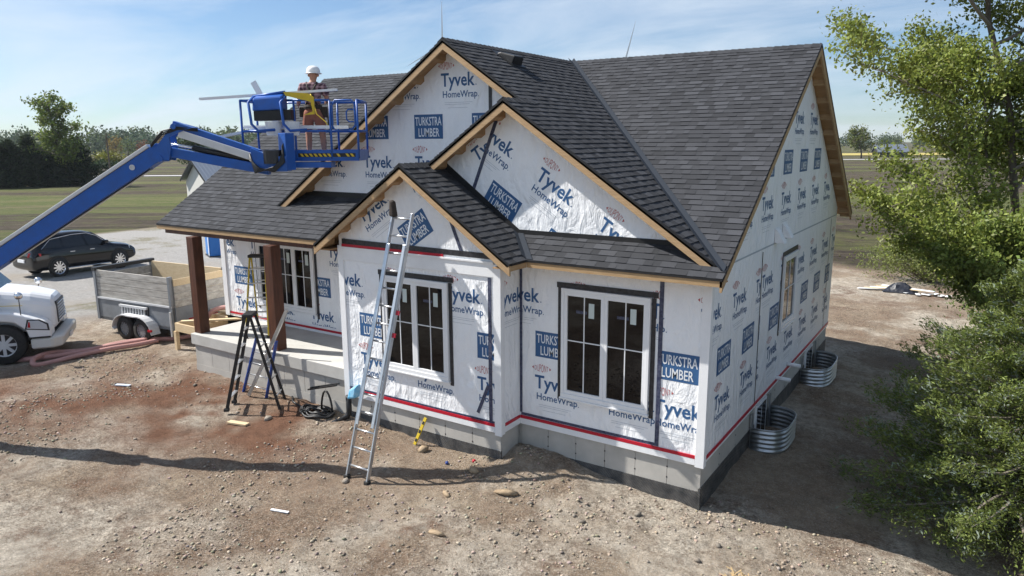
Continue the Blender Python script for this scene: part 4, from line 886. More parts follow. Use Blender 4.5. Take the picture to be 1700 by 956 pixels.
def stepladder(name, label, c, rz, h, wd, depth, mt, n_=5, topmt='black_plastic', bmt=None):
    t = thing(name, label, 'ladder', c, rz, local=True)
    for s in (-1, 1):
        MB().beam((s*wd/2, -depth/2, 0), (s*wd*.33, -.06, h), .07, .028, (1, 0, 0)).build('front_rail', mt, t, bevel=.005); MB().beam((s*wd/2, depth/2, 0), (s*wd*.33, .06, h), .06, .026, (1, 0, 0)).build('rear_rail', bmt or mt, t, bevel=.005)
        MB().box((s*wd/2-.04, -depth/2-.05, -.01), (s*wd/2+.04, -depth/2+.05, .05)).build('foot', 'rubber', t)
    for i in range(n_):
        f_ = (i+.8)/(n_+.6); x = wd/2+(wd*.33-wd/2)*f_; y = -depth/2+(depth/2-.06)*f_; MB().box((-x, y-.04, h*f_-.012), (x, y+.04, h*f_+.012)).build('step', 'alu', t); MB().beam((-x, -y, h*f_), (x, -y, h*f_), .025, .025).build('brace', 'alu', t)
    MB().box((-wd*.4, -.11, h), (wd*.4, .11, h+.07)).build('top_cap', topmt, t, bevel=.015); return t
stepladder('stepladder', 'yellow fibreglass stepladder standing on the porch by the window', (-11.25, .35, ZP+.01), R(35), 1.88, .55, 1.0, 'yellow')
stepladder('stepladder', 'black stepladder standing on the red dirt before the porch', (-9.42, -1.36, gz_(-9.42, -1.36)+.01), R(-54), 2.02, .50, 1.12, 'black_plastic', bmt='black_plastic')
yb = -.86
ladder('ladder', 'blue and silver folding ladder leaning on the porch edge behind the black stepladder', (-10.35, -1.0, gz_(-10.35, -1.0)), (-9.62, -.95, gz_(-9.62, -.95)), (-10.1, -.72, .86), (-9.45, -.70, .86), 5, .03, .07, 'blue_tool', .014, rmt='alu')
MB0 = plank((-10.0, -1.12, gz_(-10.0, -1.12)+.02), (-8.98, -.75, 1.62), .05, .07, 'long grey metal prop leaning from the dirt up past the porch edge', 'prop', 'alu', name='metal_prop')

# ================================================================ SMALL SITE THINGS
lv = thing('spirit_level', 'yellow spirit level leaning upright on the concrete below the left window', 'spirit level', (-5.37, -.86, gz_(-5.37, -.86)))
la, lb = V(-5.37, -.86, gz_(-5.37, -.86)+.01), V(-5.22, -.68, -.05)
MB().beam(la, lb, .062, .03, (0, -1, 0)).build('body', 'yellow', lv, bevel=.004)
for f_ in (.18, .5, .82): q_ = la.lerp(lb, f_)+V(0, -.016, .0); MB().beam(q_-(lb-la).normalized()*.03, q_+(lb-la).normalized()*.03, .04, .012, (0, -1, 0)).build('vial', 'dark_steel', lv)
# coil of black hose at the porch corner
pts = []
for i in range(150):
    a = i*.26; r_ = .30+.10*math.sin(i*.21)+.03*math.sin(i*.77); x = -7.95+r_*math.cos(a)*1.15; y = -1.0+r_*.62*math.sin(a); pts.append((x, y, gz_(x, y)+.03+.055*(i/150)+.02*math.sin(i*1.3)))
for i in range(14): x = -8.2-.07*i; y = -1.1+.03*i+.06*math.sin(i*.6); pts.insert(0, (x, y, gz_(x, y)+.025))
for i in range(10): a = i/9*math.pi; x = -7.75+.16*math.cos(a); pts.append((x, -.88, gz_(x, -.88)+.08+.42*math.sin(a)))
tag(MB().tube(pts, .022, 7).build('hose_coil', 'black_plastic', smooth=True), 'tangled coil of black hose on the dirt by the porch corner', 'hose')
dp = thing('drain_pipe', 'black downspout pipe bending into the dirt at the corner of the left wall', 'pipe', (-7.2, -.75, -.6))
MB().tube([(-7.22, -.76, .04), (-7.22, -.76, -.30), (-7.24, -.79, -.40), (-7.36, -.95, -.50)], .058, 12).build('pipe', 'black_plastic', dp, smooth=True); MB().tube([(-7.36, -.95, -.50), (-7.47, -1.09, -.55)], .066, 12).build('pipe_end', 'flashing', dp, smooth=True)
bg_ = MB(); bg_.hexa([(-7.16, -.88, .0), (-6.93, -.88, .06), (-6.92, -.70, .06), (-7.15, -.70, .0), (-7.10, -.86, .22), (-6.86, -.86, .36), (-6.86, -.72, .36), (-7.10, -.72, .22)]); tag(bg_.build('plastic_bag', 'blue_bag', bevel=.04), 'bright blue plastic bag hung at the bottom left corner of the front wall', 'bag')
dk = thing('drip_channel', 'black metal channel lying tilted against the porch foundation', 'channel', (-8.3, -.76, -.1))
for k in range(2): MB().beam((-8.30, -.80-.07*k, .02-.02*k), (-7.44, -.80-.07*k, .27-.02*k), .055, .03).build('channel', 'black_plastic', dk)
plank((-9.35, -2.12, gz_(-9.2, -2.1)+.03), (-8.88, -2.02, gz_(-9.0, -2.0)+.03), .13, .035, 'short pale lumber offcut on the dirt below the black stepladder', 'offcut', 'lumber_new', name='lumber_offcut')
plank((-13.1, -2.42, gz_(-13, -2.4)+.03), (-12.8, -2.25, gz_(-12.8, -2.2)+.03), .10, .02, 'small grey plate on the reddish dirt left of the porch', 'scrap', 'plate', name='metal_scrap')
plank((-5.75, -3.95, gz_(-5.75, -3.95)+.02), (-5.45, -3.85, gz_(-5.45, -3.85)+.02), .05, .015, 'white scrap lying on the dirt at the lower middle', 'scrap', 'trim_white', name='plastic_scrap')
for x, y, lb_, mt in ((-4.35, -1.15, 'small blue cap on the dirt near the round brown rock', 'blue_tool'), (-3.95, -.86, 'small red cap at the foot of the concrete wall', 'tape_red')):
    tag(MB().lathe([(0, .03), (.028, .026), (.034, 0), (.03, -.02), (0, -.02)], (x, y, gz_(x, y)+.02), 'z', 10).build('cap', mt, smooth=True), lb_, 'cap')
b = MB()
for i in range(60):
    x = 1.05+random.gauss(0, .10)+.004*i; y = -1.55+random.gauss(0, .07); a = random.uniform(0, 3.1); z = gz_(x, y)+.01+random.random()*.05; b.beam((x, y, z), (x+.12*math.cos(a), y+.12*math.sin(a), z+random.uniform(-.02, .04)), .012, .003)
tag(b.build('dry_leaves', 'straw'), 'tan clump of dry straw on the dirt in front of the right corner', 'straw')
# window wells
def well(y0, y1, label):
    t = thing('window_well', label, 'window well', (0.3, (y0+y1)/2, -.9)); yc = (y0+y1)/2; ry = (y1-y0)/2; pth = []
    for i in range(25):
        a = -math.pi/2+math.pi*i/24; pth.append((.02+.62*abs(math.cos(a))**.6, yc+ry*(1 if math.sin(a) > 0 else -1)*abs(math.sin(a))**.6))
    rows = []; nz = 45
    mb = MB()
    for j in range(nz):
        z = -1.15+.82*j/(nz-1); off = .016*math.sin(j/(nz-1)*2*math.pi*9)
        for (x, y) in pth: d_ = Vector((x, y-yc)).normalized(); mb.v.append((x+d_.x*off, y+d_.y*off, z))
    n_ = len(pth)
    for j in range(nz-1):
        for i in range(n_-1): mb.f.append((j*n_+i, j*n_+i+1, (j+1)*n_+i+1, (j+1)*n_+i)); mb.m.append(0)
    o = mb.build('corrugated_wall', 'galv', t, smooth=True); so = o.modifiers.new('s', 'SOLIDIFY'); so.thickness = .006
    MB().tube([(x, y, -.325) for x, y in pth], .012, 6).build('rim', 'galv', t, smooth=True)
    for yy in (y0+.02, y1-.10): MB().box((.0, yy, -1.1), (.035, yy+.08, -.06)).build('flange', 'galv', t)
well(2.85, 4.35, 'corrugated steel window well nearest the front corner of the shaded side'); well(7.35, 9.15, 'corrugated steel window well farther back along the shaded side')
# pink blower hose
def hpts(l): return [(x, y, gz_(x, y)+.06+dz) for x, y, dz in l]
def spline(pts, k=6):
    P_ = [Vector(p_) for p_ in pts]; out = []
    for i in range(len(P_)-1):
        p0, p1, p2, p3 = P_[max(i-1, 0)], P_[i], P_[i+1], P_[min(i+2, len(P_)-1)]
        for j in range(k):
            t_ = j/k; out.append(.5*((2*p1)+(p2-p0)*t_+(2*p0-5*p1+4*p2-p3)*t_*t_+(3*p1-p0-3*p2+p3)*t_**3))
    return out+[P_[-1]]
ph = thing('blower_hose', 'pink corrugated blower hose snaking past the trailer onto the porch', 'hose', (-16.5, -1, -.35))
MB().tube(spline(hpts([(-19.0, -3.6, 0), (-17.5, -2.95, 0), (-16.7, -2.35, .0), (-16.35, -1.5, .0), (-16.3, -.6, 0), (-15.9, .1, 0), (-15.5, .7, 0)])+[(-15.0, 1.0, -.1), (-14.5, 1.15, .52), (-14.2, 1.5, .62), (-13.6, 1.6, .60)]), .065, 10).build('hose', 'hose_pink', ph, smooth=True)
MB().tube(spline(hpts([(-15.9, .0, .02), (-16.2, -.75, .02), (-16.5, -1.5, .02), (-16.75, -2.1, .05), (-16.55, -2.6, .08), (-16.3, -2.75, 0), (-16.25, -2.5, -.03), (-16.1, -1.7, .03), (-15.9, -1.0, .03), (-15.75, -.4, .03), (-15.6, .15, .03)])), .065, 10).build('hose_loop', 'hose_pink', ph, smooth=True)
MB().tube([(-14.0, 1.55, .62), (-13.3, 1.62, .60)], .08, 10).build('coupling', 'black_plastic', ph, smooth=True)
# lumber framing for steps at the porch end
fm = thing('step_frame', 'new pine framing of steps at the left end of the porch', 'wooden frame', (-13.5, .6, -.3))
for a, c, wd, h_ in (((-14.6, .1, .30), (-12.9, .1, .30), .05, .22), ((-14.6, 1.3, .30), (-13.0, 1.3, .30), .05, .22), ((-14.6, .1, .30), (-14.6, 1.9, .30), .05, .22), ((-13.8, .12, .30), (-13.8, 1.9, .30), .05, .22), ((-13.0, .12, .30), (-13.0, 1.9, .30), .05, .22), ((-14.5, .2, .44), (-13.1, 1.2, .50), .14, .04)): MB().beam(a, c, wd, h_).build('joist', 'lumber_new', fm)
for x, y in ((-14.6, .1), (-13.0, .1), (-14.6, 1.9), (-13.0, 1.9)): MB().box((x-.05, y-.05, -.6), (x+.05, y+.05, .18)).build('leg', 'lumber_new', fm)
MB().box((-15.2, 1.5, .42), (-13.3, 2.5, .45)).build('plywood_sheet', 'lumber_new', fm)
# debris pile behind
db = thing('debris_pile', 'heap of black plastic, boards and white scraps on the pale dirt behind the house', 'debris', (1.0, 21.2, -.8))
zb_ = gz_(1, 21.2)
mb = MB(); n_ = 9
for j in range(n_):
    for i in range(n_): x = .3+1.2*i/(n_-1); y = 20.9+.9*j/(n_-1); e_ = math.sin(math.pi*i/(n_-1))*math.sin(math.pi*j/(n_-1)); mb.v.append((x, y, zb_+.02+e_*.42*random.uniform(.6, 1)))
for j in range(n_-1):
    for i in range(n_-1): mb.f.append((j*n_+i, j*n_+i+1, (j+1)*n_+i+1, (j+1)*n_+i)); mb.m.append(0)
mb.build('black_tarp', 'tarp', db)
for k in range(5): MB().beam((-.6+.2*k, 21.0+.2*k, zb_+.04+.02*k), (1.1+.25*k, 21.5-.15*k, zb_+.08+.03*k), .14, .03).build('board', 'lumber_new' if k % 2 else 'trim_white', db)
for k in range(7): x, y = 1.3+.22*k, 20.9+random.random()*.5; MB().beam((x, y, zb_+.06), (x+random.uniform(-.3, .3), y-.3, zb_+.05), .15, .01).build('scrap', 'trim_white', db)

# ================================================================ VEHICLES
def wheel(parent, c, r, wd, rimr, spokes, side=-1, hub='chrome', axis='y', twin=False):
    x, y, z = c; t = MB().lathe([(rimr*.98, wd/2*-1), (r*.93, -wd/2), (r, -wd/2*.75), (r, wd/2*.75), (r*.93, wd/2), (rimr*.98, wd/2)], c, axis, 28).build('wheel', 'rubber', parent, smooth=True)
    f_ = side*wd/2*.72; MB().lathe([(0, f_*.55), (rimr*.96, f_*.55)], c, axis, 28).build('rim_back', 'dark_steel', t)
    MB().lathe([(rimr*.90, f_*.8), (rimr, f_), (rimr, f_*.4)], c, axis, 28).build('rim_ring', hub, t)
    rm = MB()
    for k in range(spokes):
        a = 2*math.pi*k/spokes
        rm.beam((x+rimr*.15*math.cos(a), y+f_*.92, z+rimr*.15*math.sin(a)), (x+rimr*.93*math.cos(a), y+f_*.85, z+rimr*.93*math.sin(a)), .055*r/.37, .02, (0, 1, 0))
    rm.lathe([(0, f_*1.02), (rimr*.22, f_*1.0), (rimr*.24, f_*.7)], c, axis, 16); rm.build('spokes', hub, t); return t
def loft(name, rings, mt, parent, closed=True, bevel=0, smooth=True):
    mb = MB(); n_ = len(rings[0])
    for r_ in rings: mb.v += [tuple(q) for q in r_]
    for i in range(len(rings)-1):
        for k in range(n_ if closed else n_-1): mb.f.append((i*n_+k, i*n_+(k+1) % n_, (i+1)*n_+(k+1) % n_, (i+1)*n_+k)); mb.m.append(0)
    if closed: mb.f.append(tuple(reversed(range(n_)))); mb.m.append(0); mb.f.append(tuple((len(rings)-1)*n_+k for k in range(n_))); mb.m.append(0)
    o = mb.build(name, mt, parent, smooth=smooth)
    return o
# --- black SUV, length along local +x, right side at local -y
SUVS = (.93, 1.0, 1.06)
suv = thing('suv', 'black SUV with silver wheels parked on the gravel drive', 'car', (-30.15, 5.25, gz_(-30.1, 5.2)+.0), R(92), local=True)
def ring(x, zb, zs, zr_, wb, wm, wr):
    h = [(wb, zb), (wm, zb+.12), (wm+.01, (zb+zs)/2), (wm-.02, zs), (wr, zr_-.07), (wr-.10, zr_)]
    return [(x, -a, z) for a, z in h]+[(x, a, z) for a, z in reversed(h)]
st = [(-2.46, .42, .80, .86, .80, .80, .74), (-2.42, .32, .95, 1.02, .84, .88, .80), (-2.25, .26, 1.06, 1.40, .86, .93, .68), (-2.0, .25, 1.10, 1.62, .86, .95, .67), (-1.5, .24, 1.11, 1.70, .86, .96, .68), (-.6, .22, 1.09, 1.74, .86, .96, .70), (.1, .22, 1.06, 1.71, .86, .96, .69), (.5, .22, 1.05, 1.58, .86, .96, .69), (.95, .22, 1.03, 1.28, .86, .96, .74), (1.22, .22, 1.02, 1.10, .86, .96, .80), (1.7, .24, .98, 1.05, .86, .95, .78), (2.1, .27, .90, .98, .84, .92, .72), (2.36, .34, .78, .84, .76, .84, .62), (2.46, .45, .68, .72, .62, .66, .5)]
o = loft('body', [ring(*s_) for s_ in st], 'car_black', suv); sb = o.modifiers.new('s', 'SUBSURF'); sb.levels = 1; sb.render_levels = 2
for sgn in (-1, 1):
    def sp_(x, z, d=.0):  # point on the glasshouse side
        f_ = (z-1.07)/.60; return (x, sgn*(.945-.27*f_+d), z)
    for poly in ([(-2.0, 1.18), (-1.15, 1.15), (-1.15, 1.52), (-1.55, 1.47)], [(-1.08, 1.15), (-.10, 1.13), (-.16, 1.58), (-1.08, 1.53)], [(-.02, 1.13), (.90, 1.11), (.45, 1.46), (.10, 1.58), (-.08, 1.58)]):
        mb = MB(); mb.prism([sp_(x, z, .002) for x, z in poly], (0, sgn*.012, .004)); mb.build('side_window', 'car_glass', suv)
    MB().tube([sp_(-2.05, 1.16, .015), sp_(-1.56, 1.50, .015), sp_(-.6, 1.60, .012), sp_(.1, 1.60, .012), sp_(.5, 1.46, .015), sp_(.95, 1.10, .02)], .012, 6).build('window_trim', 'chrome', suv)
    MB().tube([(-1.1, sgn*.955, .30), (1.0, sgn*.955, .28)], .018, 6).build('sill_trim', 'chrome', suv)
    MB().box((.72, min(sgn*.93, sgn*1.10), 1.12), (.90, max(sgn*.93, sgn*1.10), 1.26)).build('mirror', 'car_black', suv, bevel=.03)
    for x in (-.85, .05): MB().box((x, min(sgn*.955, sgn*.985), .93), (x+.22, max(sgn*.955, sgn*.985), .965)).build('door_handle', 'chrome', suv, bevel=.008)
    mb = MB(); mb.hexa([(-2.47, sgn*.55, .86), (-2.10, sgn*.94, .90), (-2.10, sgn*.97, .90), (-2.50, sgn*.58, .86), (-2.44, sgn*.60, 1.03), (-2.10, sgn*.93, 1.00), (-2.10, sgn*.965, 1.0), (-2.47, sgn*.63, 1.03)]); mb.build('tail_light', 'lamp_red', suv)
    mb = MB(); mb.hexa([(2.28, sgn*.55, .72), (1.98, sgn*.90, .78), (2.0, sgn*.925, .78), (2.36, sgn*.60, .72), (2.28, sgn*.55, .84), (1.98, sgn*.86, .90), (2.0, sgn*.90, .90), (2.34, sgn*.60, .84)]); mb.build('headlight', 'lamp_clear', suv)
    for x in (-1.42, 1.42):
        MB().lathe([(0, -.01), (.45, -.01), (.45, .01), (0, .01)], (x, sgn*.955, .39), 'y', 28).build('wheel_arch', 'rubber', suv); wheel(suv, (x, sgn*.915, .37), .37, .24, .27, 10, side=sgn)
mb = MB(); mb.hexa([(-2.40, -.62, 1.12), (-2.40, .62, 1.12), (-2.36, .64, 1.10), (-2.36, -.64, 1.10), (-2.12, -.56, 1.50), (-2.12, .56, 1.50), (-2.08, .58, 1.49), (-2.08, -.58, 1.49)]); mb.build('rear_window', 'car_glass', suv)
mb = MB(); mb.hexa([(1.06, -.72, 1.17), (1.06, .72, 1.17), (1.03, .72, 1.14), (1.03, -.72, 1.14), (.42, -.62, 1.60), (.42, .62, 1.60), (.40, .62, 1.57), (.40, -.62, 1.57)]); mb.build('windscreen', 'car_glass', suv)
MB().box((-2.1, -.05, 1.66), (-1.85, .05, 1.76)).build('roof_antenna', 'car_black', suv, bevel=.02)
MB().box((-2.50, -.26, .62), (-2.455, .26, .74)).build('number_plate', 'trim_white', suv)
suv.scale = SUVS
# --- white truck, local +x forward, right side at local -y
tr = thing('truck', 'white truck with chrome-barred grille at the left edge, front towards the trailer', 'truck', (-18.35, -2.85, gz_(-18.9, -3.6)-.02), R(55), local=True)
def tring(x, z0, z1, wb, wt, r_=.14): h = [(wb, z0), (wb+.01, z0+.3), (wb, z1-r_*1.6), (wt, z1-r_*.4), (wt-.16, z1)]; return [(x, -a, z) for a, z in h]+[(x, a, z) for a, z in reversed(h)]
# hood: narrow centre with flared fenders
o = loft('hood', [tring(-.15, .75, 1.92, .78, .66), tring(.5, .72, 1.84, .76, .62), tring(1.15, .72, 1.73, .70, .56), tring(1.58, .74, 1.60, .60, .48), tring(1.68, .80, 1.50, .54, .42)], 'white_paint', tr, smooth=False); o.modifiers.new('b', 'BEVEL').width = .05
o = loft('cab', [tring(-1.95, .70, 2.62, 1.02, .88), tring(-.85, .70, 2.66, 1.04, .90), tring(-.28, .70, 2.60, 1.04, .88), tring(.40, .70, 1.86, 1.0, .80), tring(.46, .72, 1.80, .94, .76)], 'white_paint', tr, smooth=False)
o.modifiers.new('b', 'BEVEL').width = .04
for sgn in (-1, 1):
    fl = [(-.10, .62), (-.10, 1.34), (.30, 1.38), (.75, 1.34), (1.15, 1.20), (1.50, 1.05), (1.62, .85), (1.62, .62), (1.13, .62), (1.08, .85), (.85, 1.06), (.55, 1.12), (.25, 1.06), (.05, .85), (.0, .62)]
    mb = MB(); mb.prism([(x, sgn*.62, z) for x, z in fl], (0, sgn*.50, 0)); mb.build('fender', 'white_paint', tr, bevel=.05)
    mb = MB(); mb.lathe([(.56, -.02), (.49, -.02), (.49, .02), (.56, .02)], (.55, sgn*1.115, .54), 'y', 30); 
    wheel(tr, (.55, sgn*.97, .50), .50, .28, .30, 8, side=sgn, hub='lift_grey')
    mb = MB(); mb.prism([(1.10, sgn*1.105, .90), (1.56, sgn*1.105, .84), (1.55, sgn*1.105, .97), (1.38, sgn*1.105, 1.09), (1.16, sgn*1.105, 1.10)], (0, sgn*.035, 0)); hl_ = mb.build('headlight', 'lamp_clear', tr, bevel=.01)
    mb = MB(); mb.prism([(1.125, sgn*1.1405, .93), (1.19, sgn*1.1405, .92), (1.19, sgn*1.1405, 1.07), (1.16, sgn*1.1405, 1.07)], (0, sgn*.006, 0)); mb.build('indicator', 'lamp_red', hl_)
    mb = MB(); mb.prism([(1.06, sgn*1.10, .88), (1.60, sgn*1.10, .81), (1.585, sgn*1.10, .99), (1.40, sgn*1.10, 1.115), (1.13, sgn*1.10, 1.13)], (0, sgn*.028, 0)); mb.build('headlight_surround', 'dark_steel', tr)
    MB().tube([(-.05, sgn*1.05, 1.50), (.40, sgn*.90, 1.50), (1.0, sgn*.78, 1.44)], .008, 5).build('pinstripe', 'yellow', tr)
    mb = MB(); mb.prism([(-.80, sgn*1.045, 1.62), (.18, sgn*1.035, 1.62), (-.22, sgn*.97, 2.28), (-.80, sgn*.97, 2.28)], (0, sgn*.015, 0)); mb.build('side_window', 'truck_glass', tr)
    MB().tube([(1.0, sgn*1.05, 1.22), (1.02, sgn*1.12, 1.72)], .012, 6).build('mirror_arm', 'dark_steel', tr); MB().lathe([(0, -.05), (.08, -.04), (.10, 0), (.08, .04), (0, .05)], (1.02, sgn*1.12, 1.76), 'y', 14).build('hood_mirror', 'chrome', tr, smooth=True)
mb = MB(); mb.hexa([(-.28, -.88, 1.90), (-.28, .88, 1.90), (-.32, .88, 1.86), (-.32, -.88, 1.86), (-.88, -.78, 2.62), (-.88, .78, 2.62), (-.92, .78, 2.60), (-.92, -.78, 2.60)]); mb.v = [(v[0]+.74, v[1], v[2]-.07) for v in mb.v]; mb.build('windscreen', 'truck_glass', tr)
gr = MB().box((1.655, -.46, .86), (1.70, .46, 1.44)).build('grille', 'dark_steel', tr, bevel=.02)
for k in range(7): MB().box((1.701, -.43, .90+.075*k), (1.725, .43, .922+.075*k)).build('grille_bar', 'chrome', gr, bevel=.006)
loft('bumper', [[(x, -y, z) for x, z in ((1.55, .32), (1.80, .34), (1.84, .48), (1.78, .66), (1.55, .66))] if False else [(1.35+.45*math.cos(a)**.4 if abs(math.cos(a)) > 1e-6 else 1.35, -1.13*math.sin(a), z) for z in (.0,)] for a in ()] or [[(1.15, y*1.0, .34), (1.62 if abs(y) > 1 else 1.84, y, .34), (1.64 if abs(y) > 1 else 1.86, y, .62), (1.15, y, .62)] for y in (-1.13, -.95, -.5, 0, .5, .95, 1.13)], 'siding', tr, smooth=False).modifiers.new('b', 'BEVEL').width = .04
MB().box((1.10, -1.14, .625), (1.60, 1.14, .66)).build('bumper_seal', 'black_plastic', tr)
MB().box((1.865, -.2, .38), (1.88, .2, .50)).build('number_plate', 'trim_white', tr)
MB().box((-2.5, -.5, .45), (1.3, .5, .72)).build('chassis', 'dark_steel', tr)
# --- dump trailer, local +x to its tailgate, near side at local -y
tl = thing('dump_trailer', 'grey dump trailer with weathered board sides and twin wheels', 'trailer', (-16.75, 1.1, gz_(-16.7, .6)), R(6), local=True)
gzl = .5; LX0, LX1, WY = -1.65, 1.62, .95
MB().box((LX0, -WY+.05, gzl-.10), (LX1, WY-.05, gzl)).build('floor', 'trailer_grey', tl)
for s in (-1, 1):
    y0, y1 = (-WY, -WY+.05) if s < 0 else (WY-.05, WY)
    MB().box((LX0, y0, gzl), (LX1, y1, gzl+.55)).build('side_panel', 'trailer_grey', tl)
    MB().box((LX0-.02, y0-.03, gzl+.55), (LX1, y1+.03, gzl+.60)).build('top_rail', 'lift_grey', tl)
    for k in range(4): MB().box((LX0+.05, y0+.004, gzl+.606+.20*k), (LX1-.12, y1-.004-.004*(k % 2), gzl+.792+.20*k)).build('side_board', 'wood_grey', tl, bevel=.006)
    for x in (LX0-.04, LX1-.10): MB().box((x, y0-.03, gzl-.08), (x+.10, y1+.03, gzl+1.42)).build('stake_post', 'trailer_grey', tl, bevel=.006)
    fl = [(-.60+.0, .30)]+[(-.05+.55*math.cos(a)-.06, .34+.42*math.sin(a)) for a in np.linspace(math.pi, math.pi*.42, 8)]+[(.80-.42+.55*math.cos(a)+.06, .34+.42*math.sin(a)) for a in np.linspace(math.pi*.58, 0, 8)]+[(1.02, .30)]
    inner = [(x*.93+.01, z-.035) for x, z in fl]
    mb = MB()
    for i in range(len(fl)-1): mb.hexa([(fl[i][0], s*WY, fl[i][1]-.03), (fl[i+1][0], s*WY, fl[i+1][1]-.03), (fl[i+1][0], s*(WY+.30), fl[i+1][1]-.03), (fl[i][0], s*(WY+.30), fl[i][1]-.03), (fl[i][0], s*WY, fl[i][1]), (fl[i+1][0], s*WY, fl[i+1][1]), (fl[i+1][0], s*(WY+.30), fl[i+1][1]), (fl[i][0], s*(WY+.30), fl[i][1])])
    mb.build('mudguard', 'lift_grey', tl)
    for x in (-.20, .52): wheel(tl, (x, s*(WY+.15), .335), .335, .2, .2, 12, side=s, hub='trailer_grey')
    MB().box((.90, min(s*(WY+.26), s*(WY+.315)), .37), (1.03, max(s*(WY+.26), s*(WY+.315)), .43)).build('marker_lamp', 'lamp_red', tl)
MB().box((LX1+.002, -WY+.06, gzl-.02), (LX1+.05, WY-.06, gzl+.55)).build('tailgate', 'trailer_grey', tl)
for k in range(4): MB().box((LX1+.004, -WY+.07, gzl+.556+.20*k), (LX1+.045-.005*(k % 2), WY-.07, gzl+.743+.20*k)).build('tailgate_board', 'wood_grey' if k < 3 else 'lumber_new', tl, bevel=.006)
for k in range(4): MB().box((LX0+.004, -WY+.07, gzl+.30+.24*k), (LX0+.045, WY-.07, gzl+.53+.24*k)).build('front_board', 'wood_grey' if k < 3 else 'wood_grey', tl, bevel=.006)
MB().box((LX0-.08, -WY-.04, gzl+1.36), (LX0+.08, WY+.04, gzl+1.46)).build('tarp_roller', 'black_plastic', tl)
MB().box((LX0+.1, WY-.10, gzl+.7), (LX1-.1, WY-.055, gzl+1.39)).build('inner_board', 'lumber_new', tl)
rm = MB().box((-.55, -WY-.10, gzl+.42), (.62, -WY-.035, gzl+.48)).build('ramp', 'lift_grey', tl); MB().box((-.50, -WY-.09, gzl+.16), (.58, -WY-.035, gzl+.20)).build('ramp_rail', 'lift_grey', rm)
MB().box((-.54, -WY-.036, gzl+.14), (.62, -WY-.004, gzl+.49)).build('ramp_recess', 'dark_steel', rm)
for k in range(9): MB().box((-.48+.12*k, -WY-.08, gzl+.201), (-.45+.12*k, -WY-.04, gzl+.419)).build('ramp_slat', 'lift_grey', rm)
MB().box((LX1+.051, -.5, gzl+.10), (LX1+.056, .5, gzl+.18)).build('reflector_strip', 'lamp_red', tl); MB().box((LX1+.055, -.25, gzl+.32), (LX1+.06, .05, gzl+.42)).build('badge', 'tape_red', tl)
MB().beam((LX0, 0, .40), (LX0-1.2, 0, .40), .12, .12).build('drawbar', 'trailer_grey', tl)
for x in (.0,): MB().tube([(LX1-.05, -WY-.06, .25), (LX1-.05, -WY-.06, .95)], .025, 8).build('jack_stand', 'lift_grey', tl)
# --- portable toilet behind the porch
pt = thing('portable_toilet', 'blue portable toilet with a white door strip seen under the porch roof', 'portable toilet', (-28.6, 11.3, gz_(-28.6, 11.3)), R(-25), local=True)
MB().box((-.55, -.55, .05), (.55, .55, 2.05)).build('cabin', 'toilet_blue', pt, bevel=.03); MB().box((-.40, -.58, .15), (.40, -.552, 1.95)).build('door', 'toilet_blue', pt, bevel=.01); MB().box((.44, -.60, .1), (.60, -.585, 2.0)).build('door_strip', 'trim_white', pt); MB().prism([(-.6, -.6, 2.052), (.6, -.6, 2.052), (.6, .6, 2.052), (-.6, .6, 2.052)], (0, 0, .12)).build('roof', 'trim_white', pt, bevel=.04); MB().box((-.6, -.6, 0), (.6, .6, .049)).build('skid', 'dark_steel', pt)

# ================================================================ FAR BUILDINGS, POLE, TURBINES
sh = thing('shed', 'pale shed with ribbed metal roof seen behind the porch roof', 'shed', (-49.6, 24.3, -.9), R(-11.5), local=True)
sw = MB(); pr_ = [(-2.2, 0), (2.2, 0), (2.2, 3.0), (0, 4.65), (-2.2, 3.0)]; sw.prism([(x, 0, z) for x, z in pr_], (0, 5, 0)); sw.build('wall', 'siding', sh)
for s in (-1, 1):
    mb = MB(); mb.prism([(0, -.35, 4.730), (s*2.5, -.35, 3.080), (s*2.5, 5.35, 3.080), (0, 5.35, 4.730)], (0, 0, .06)); rfo = mb.build('roof', 'metal_roof', sh)
    for k in range(19): MB().beam((0, -.3+.31*k, 4.805), (s*2.5, -.3+.31*k, 3.155), .04, .03).build('roof_rib', 'metal_roof', rfo)
    MB().beam((0, -.37, 4.680), (s*2.5, -.37, 3.030), .03, .16, (0, 0, 1)).build('barge_board', 'drip', sh)
def far_building(name, label, loc, rz, l, wd, h, rh, wm='siding', rmm='metal_roof'):
    t = thing(name, label, 'building', loc, rz, local=True); mb = MB(); mb.prism([(0, -wd/2, 0), (0, wd/2, 0), (0, wd/2, h), (0, 0, h+rh), (0, -wd/2, h)], (l, 0, 0)); mb.build('wall', wm, t)
    for s in (-1, 1): mb = MB(); mb.prism([(-.4, 0, h+rh+.05), (-.4, s*(wd/2+.5), h-.05), (l+.4, s*(wd/2+.5), h-.05), (l+.4, 0, h+rh+.05)], (0, 0, .2)); mb.build('roof', rmm, t)
    for k in range(4): MB().box((1.5+k*(l-3)/4, -wd/2-.06, 1), (2.7+k*(l-3)/4, -wd/2-.01, 2.3)).build('window', 'glass', t)
far_building('barn', 'long grey roofed barn far off beyond the road on the right', (-30.5, 272, -.8), R(25), 9.5, 6, 1.6, 2.4, 'dark_steel')
far_building('farmhouse', 'small low house far off among the branches at right', (15, 288, -.8), R(25), 12, 8, 2.8, 2.5)
up_ = thing('utility_pole', 'wooden utility pole standing right of the tall tree on the left', 'pole', (-133, 62, -.8)); MB().tube([(-133, 62, -.8), (-133, 62, 6.8)], [.16, .12], 8).build('pole', 'bark', up_)
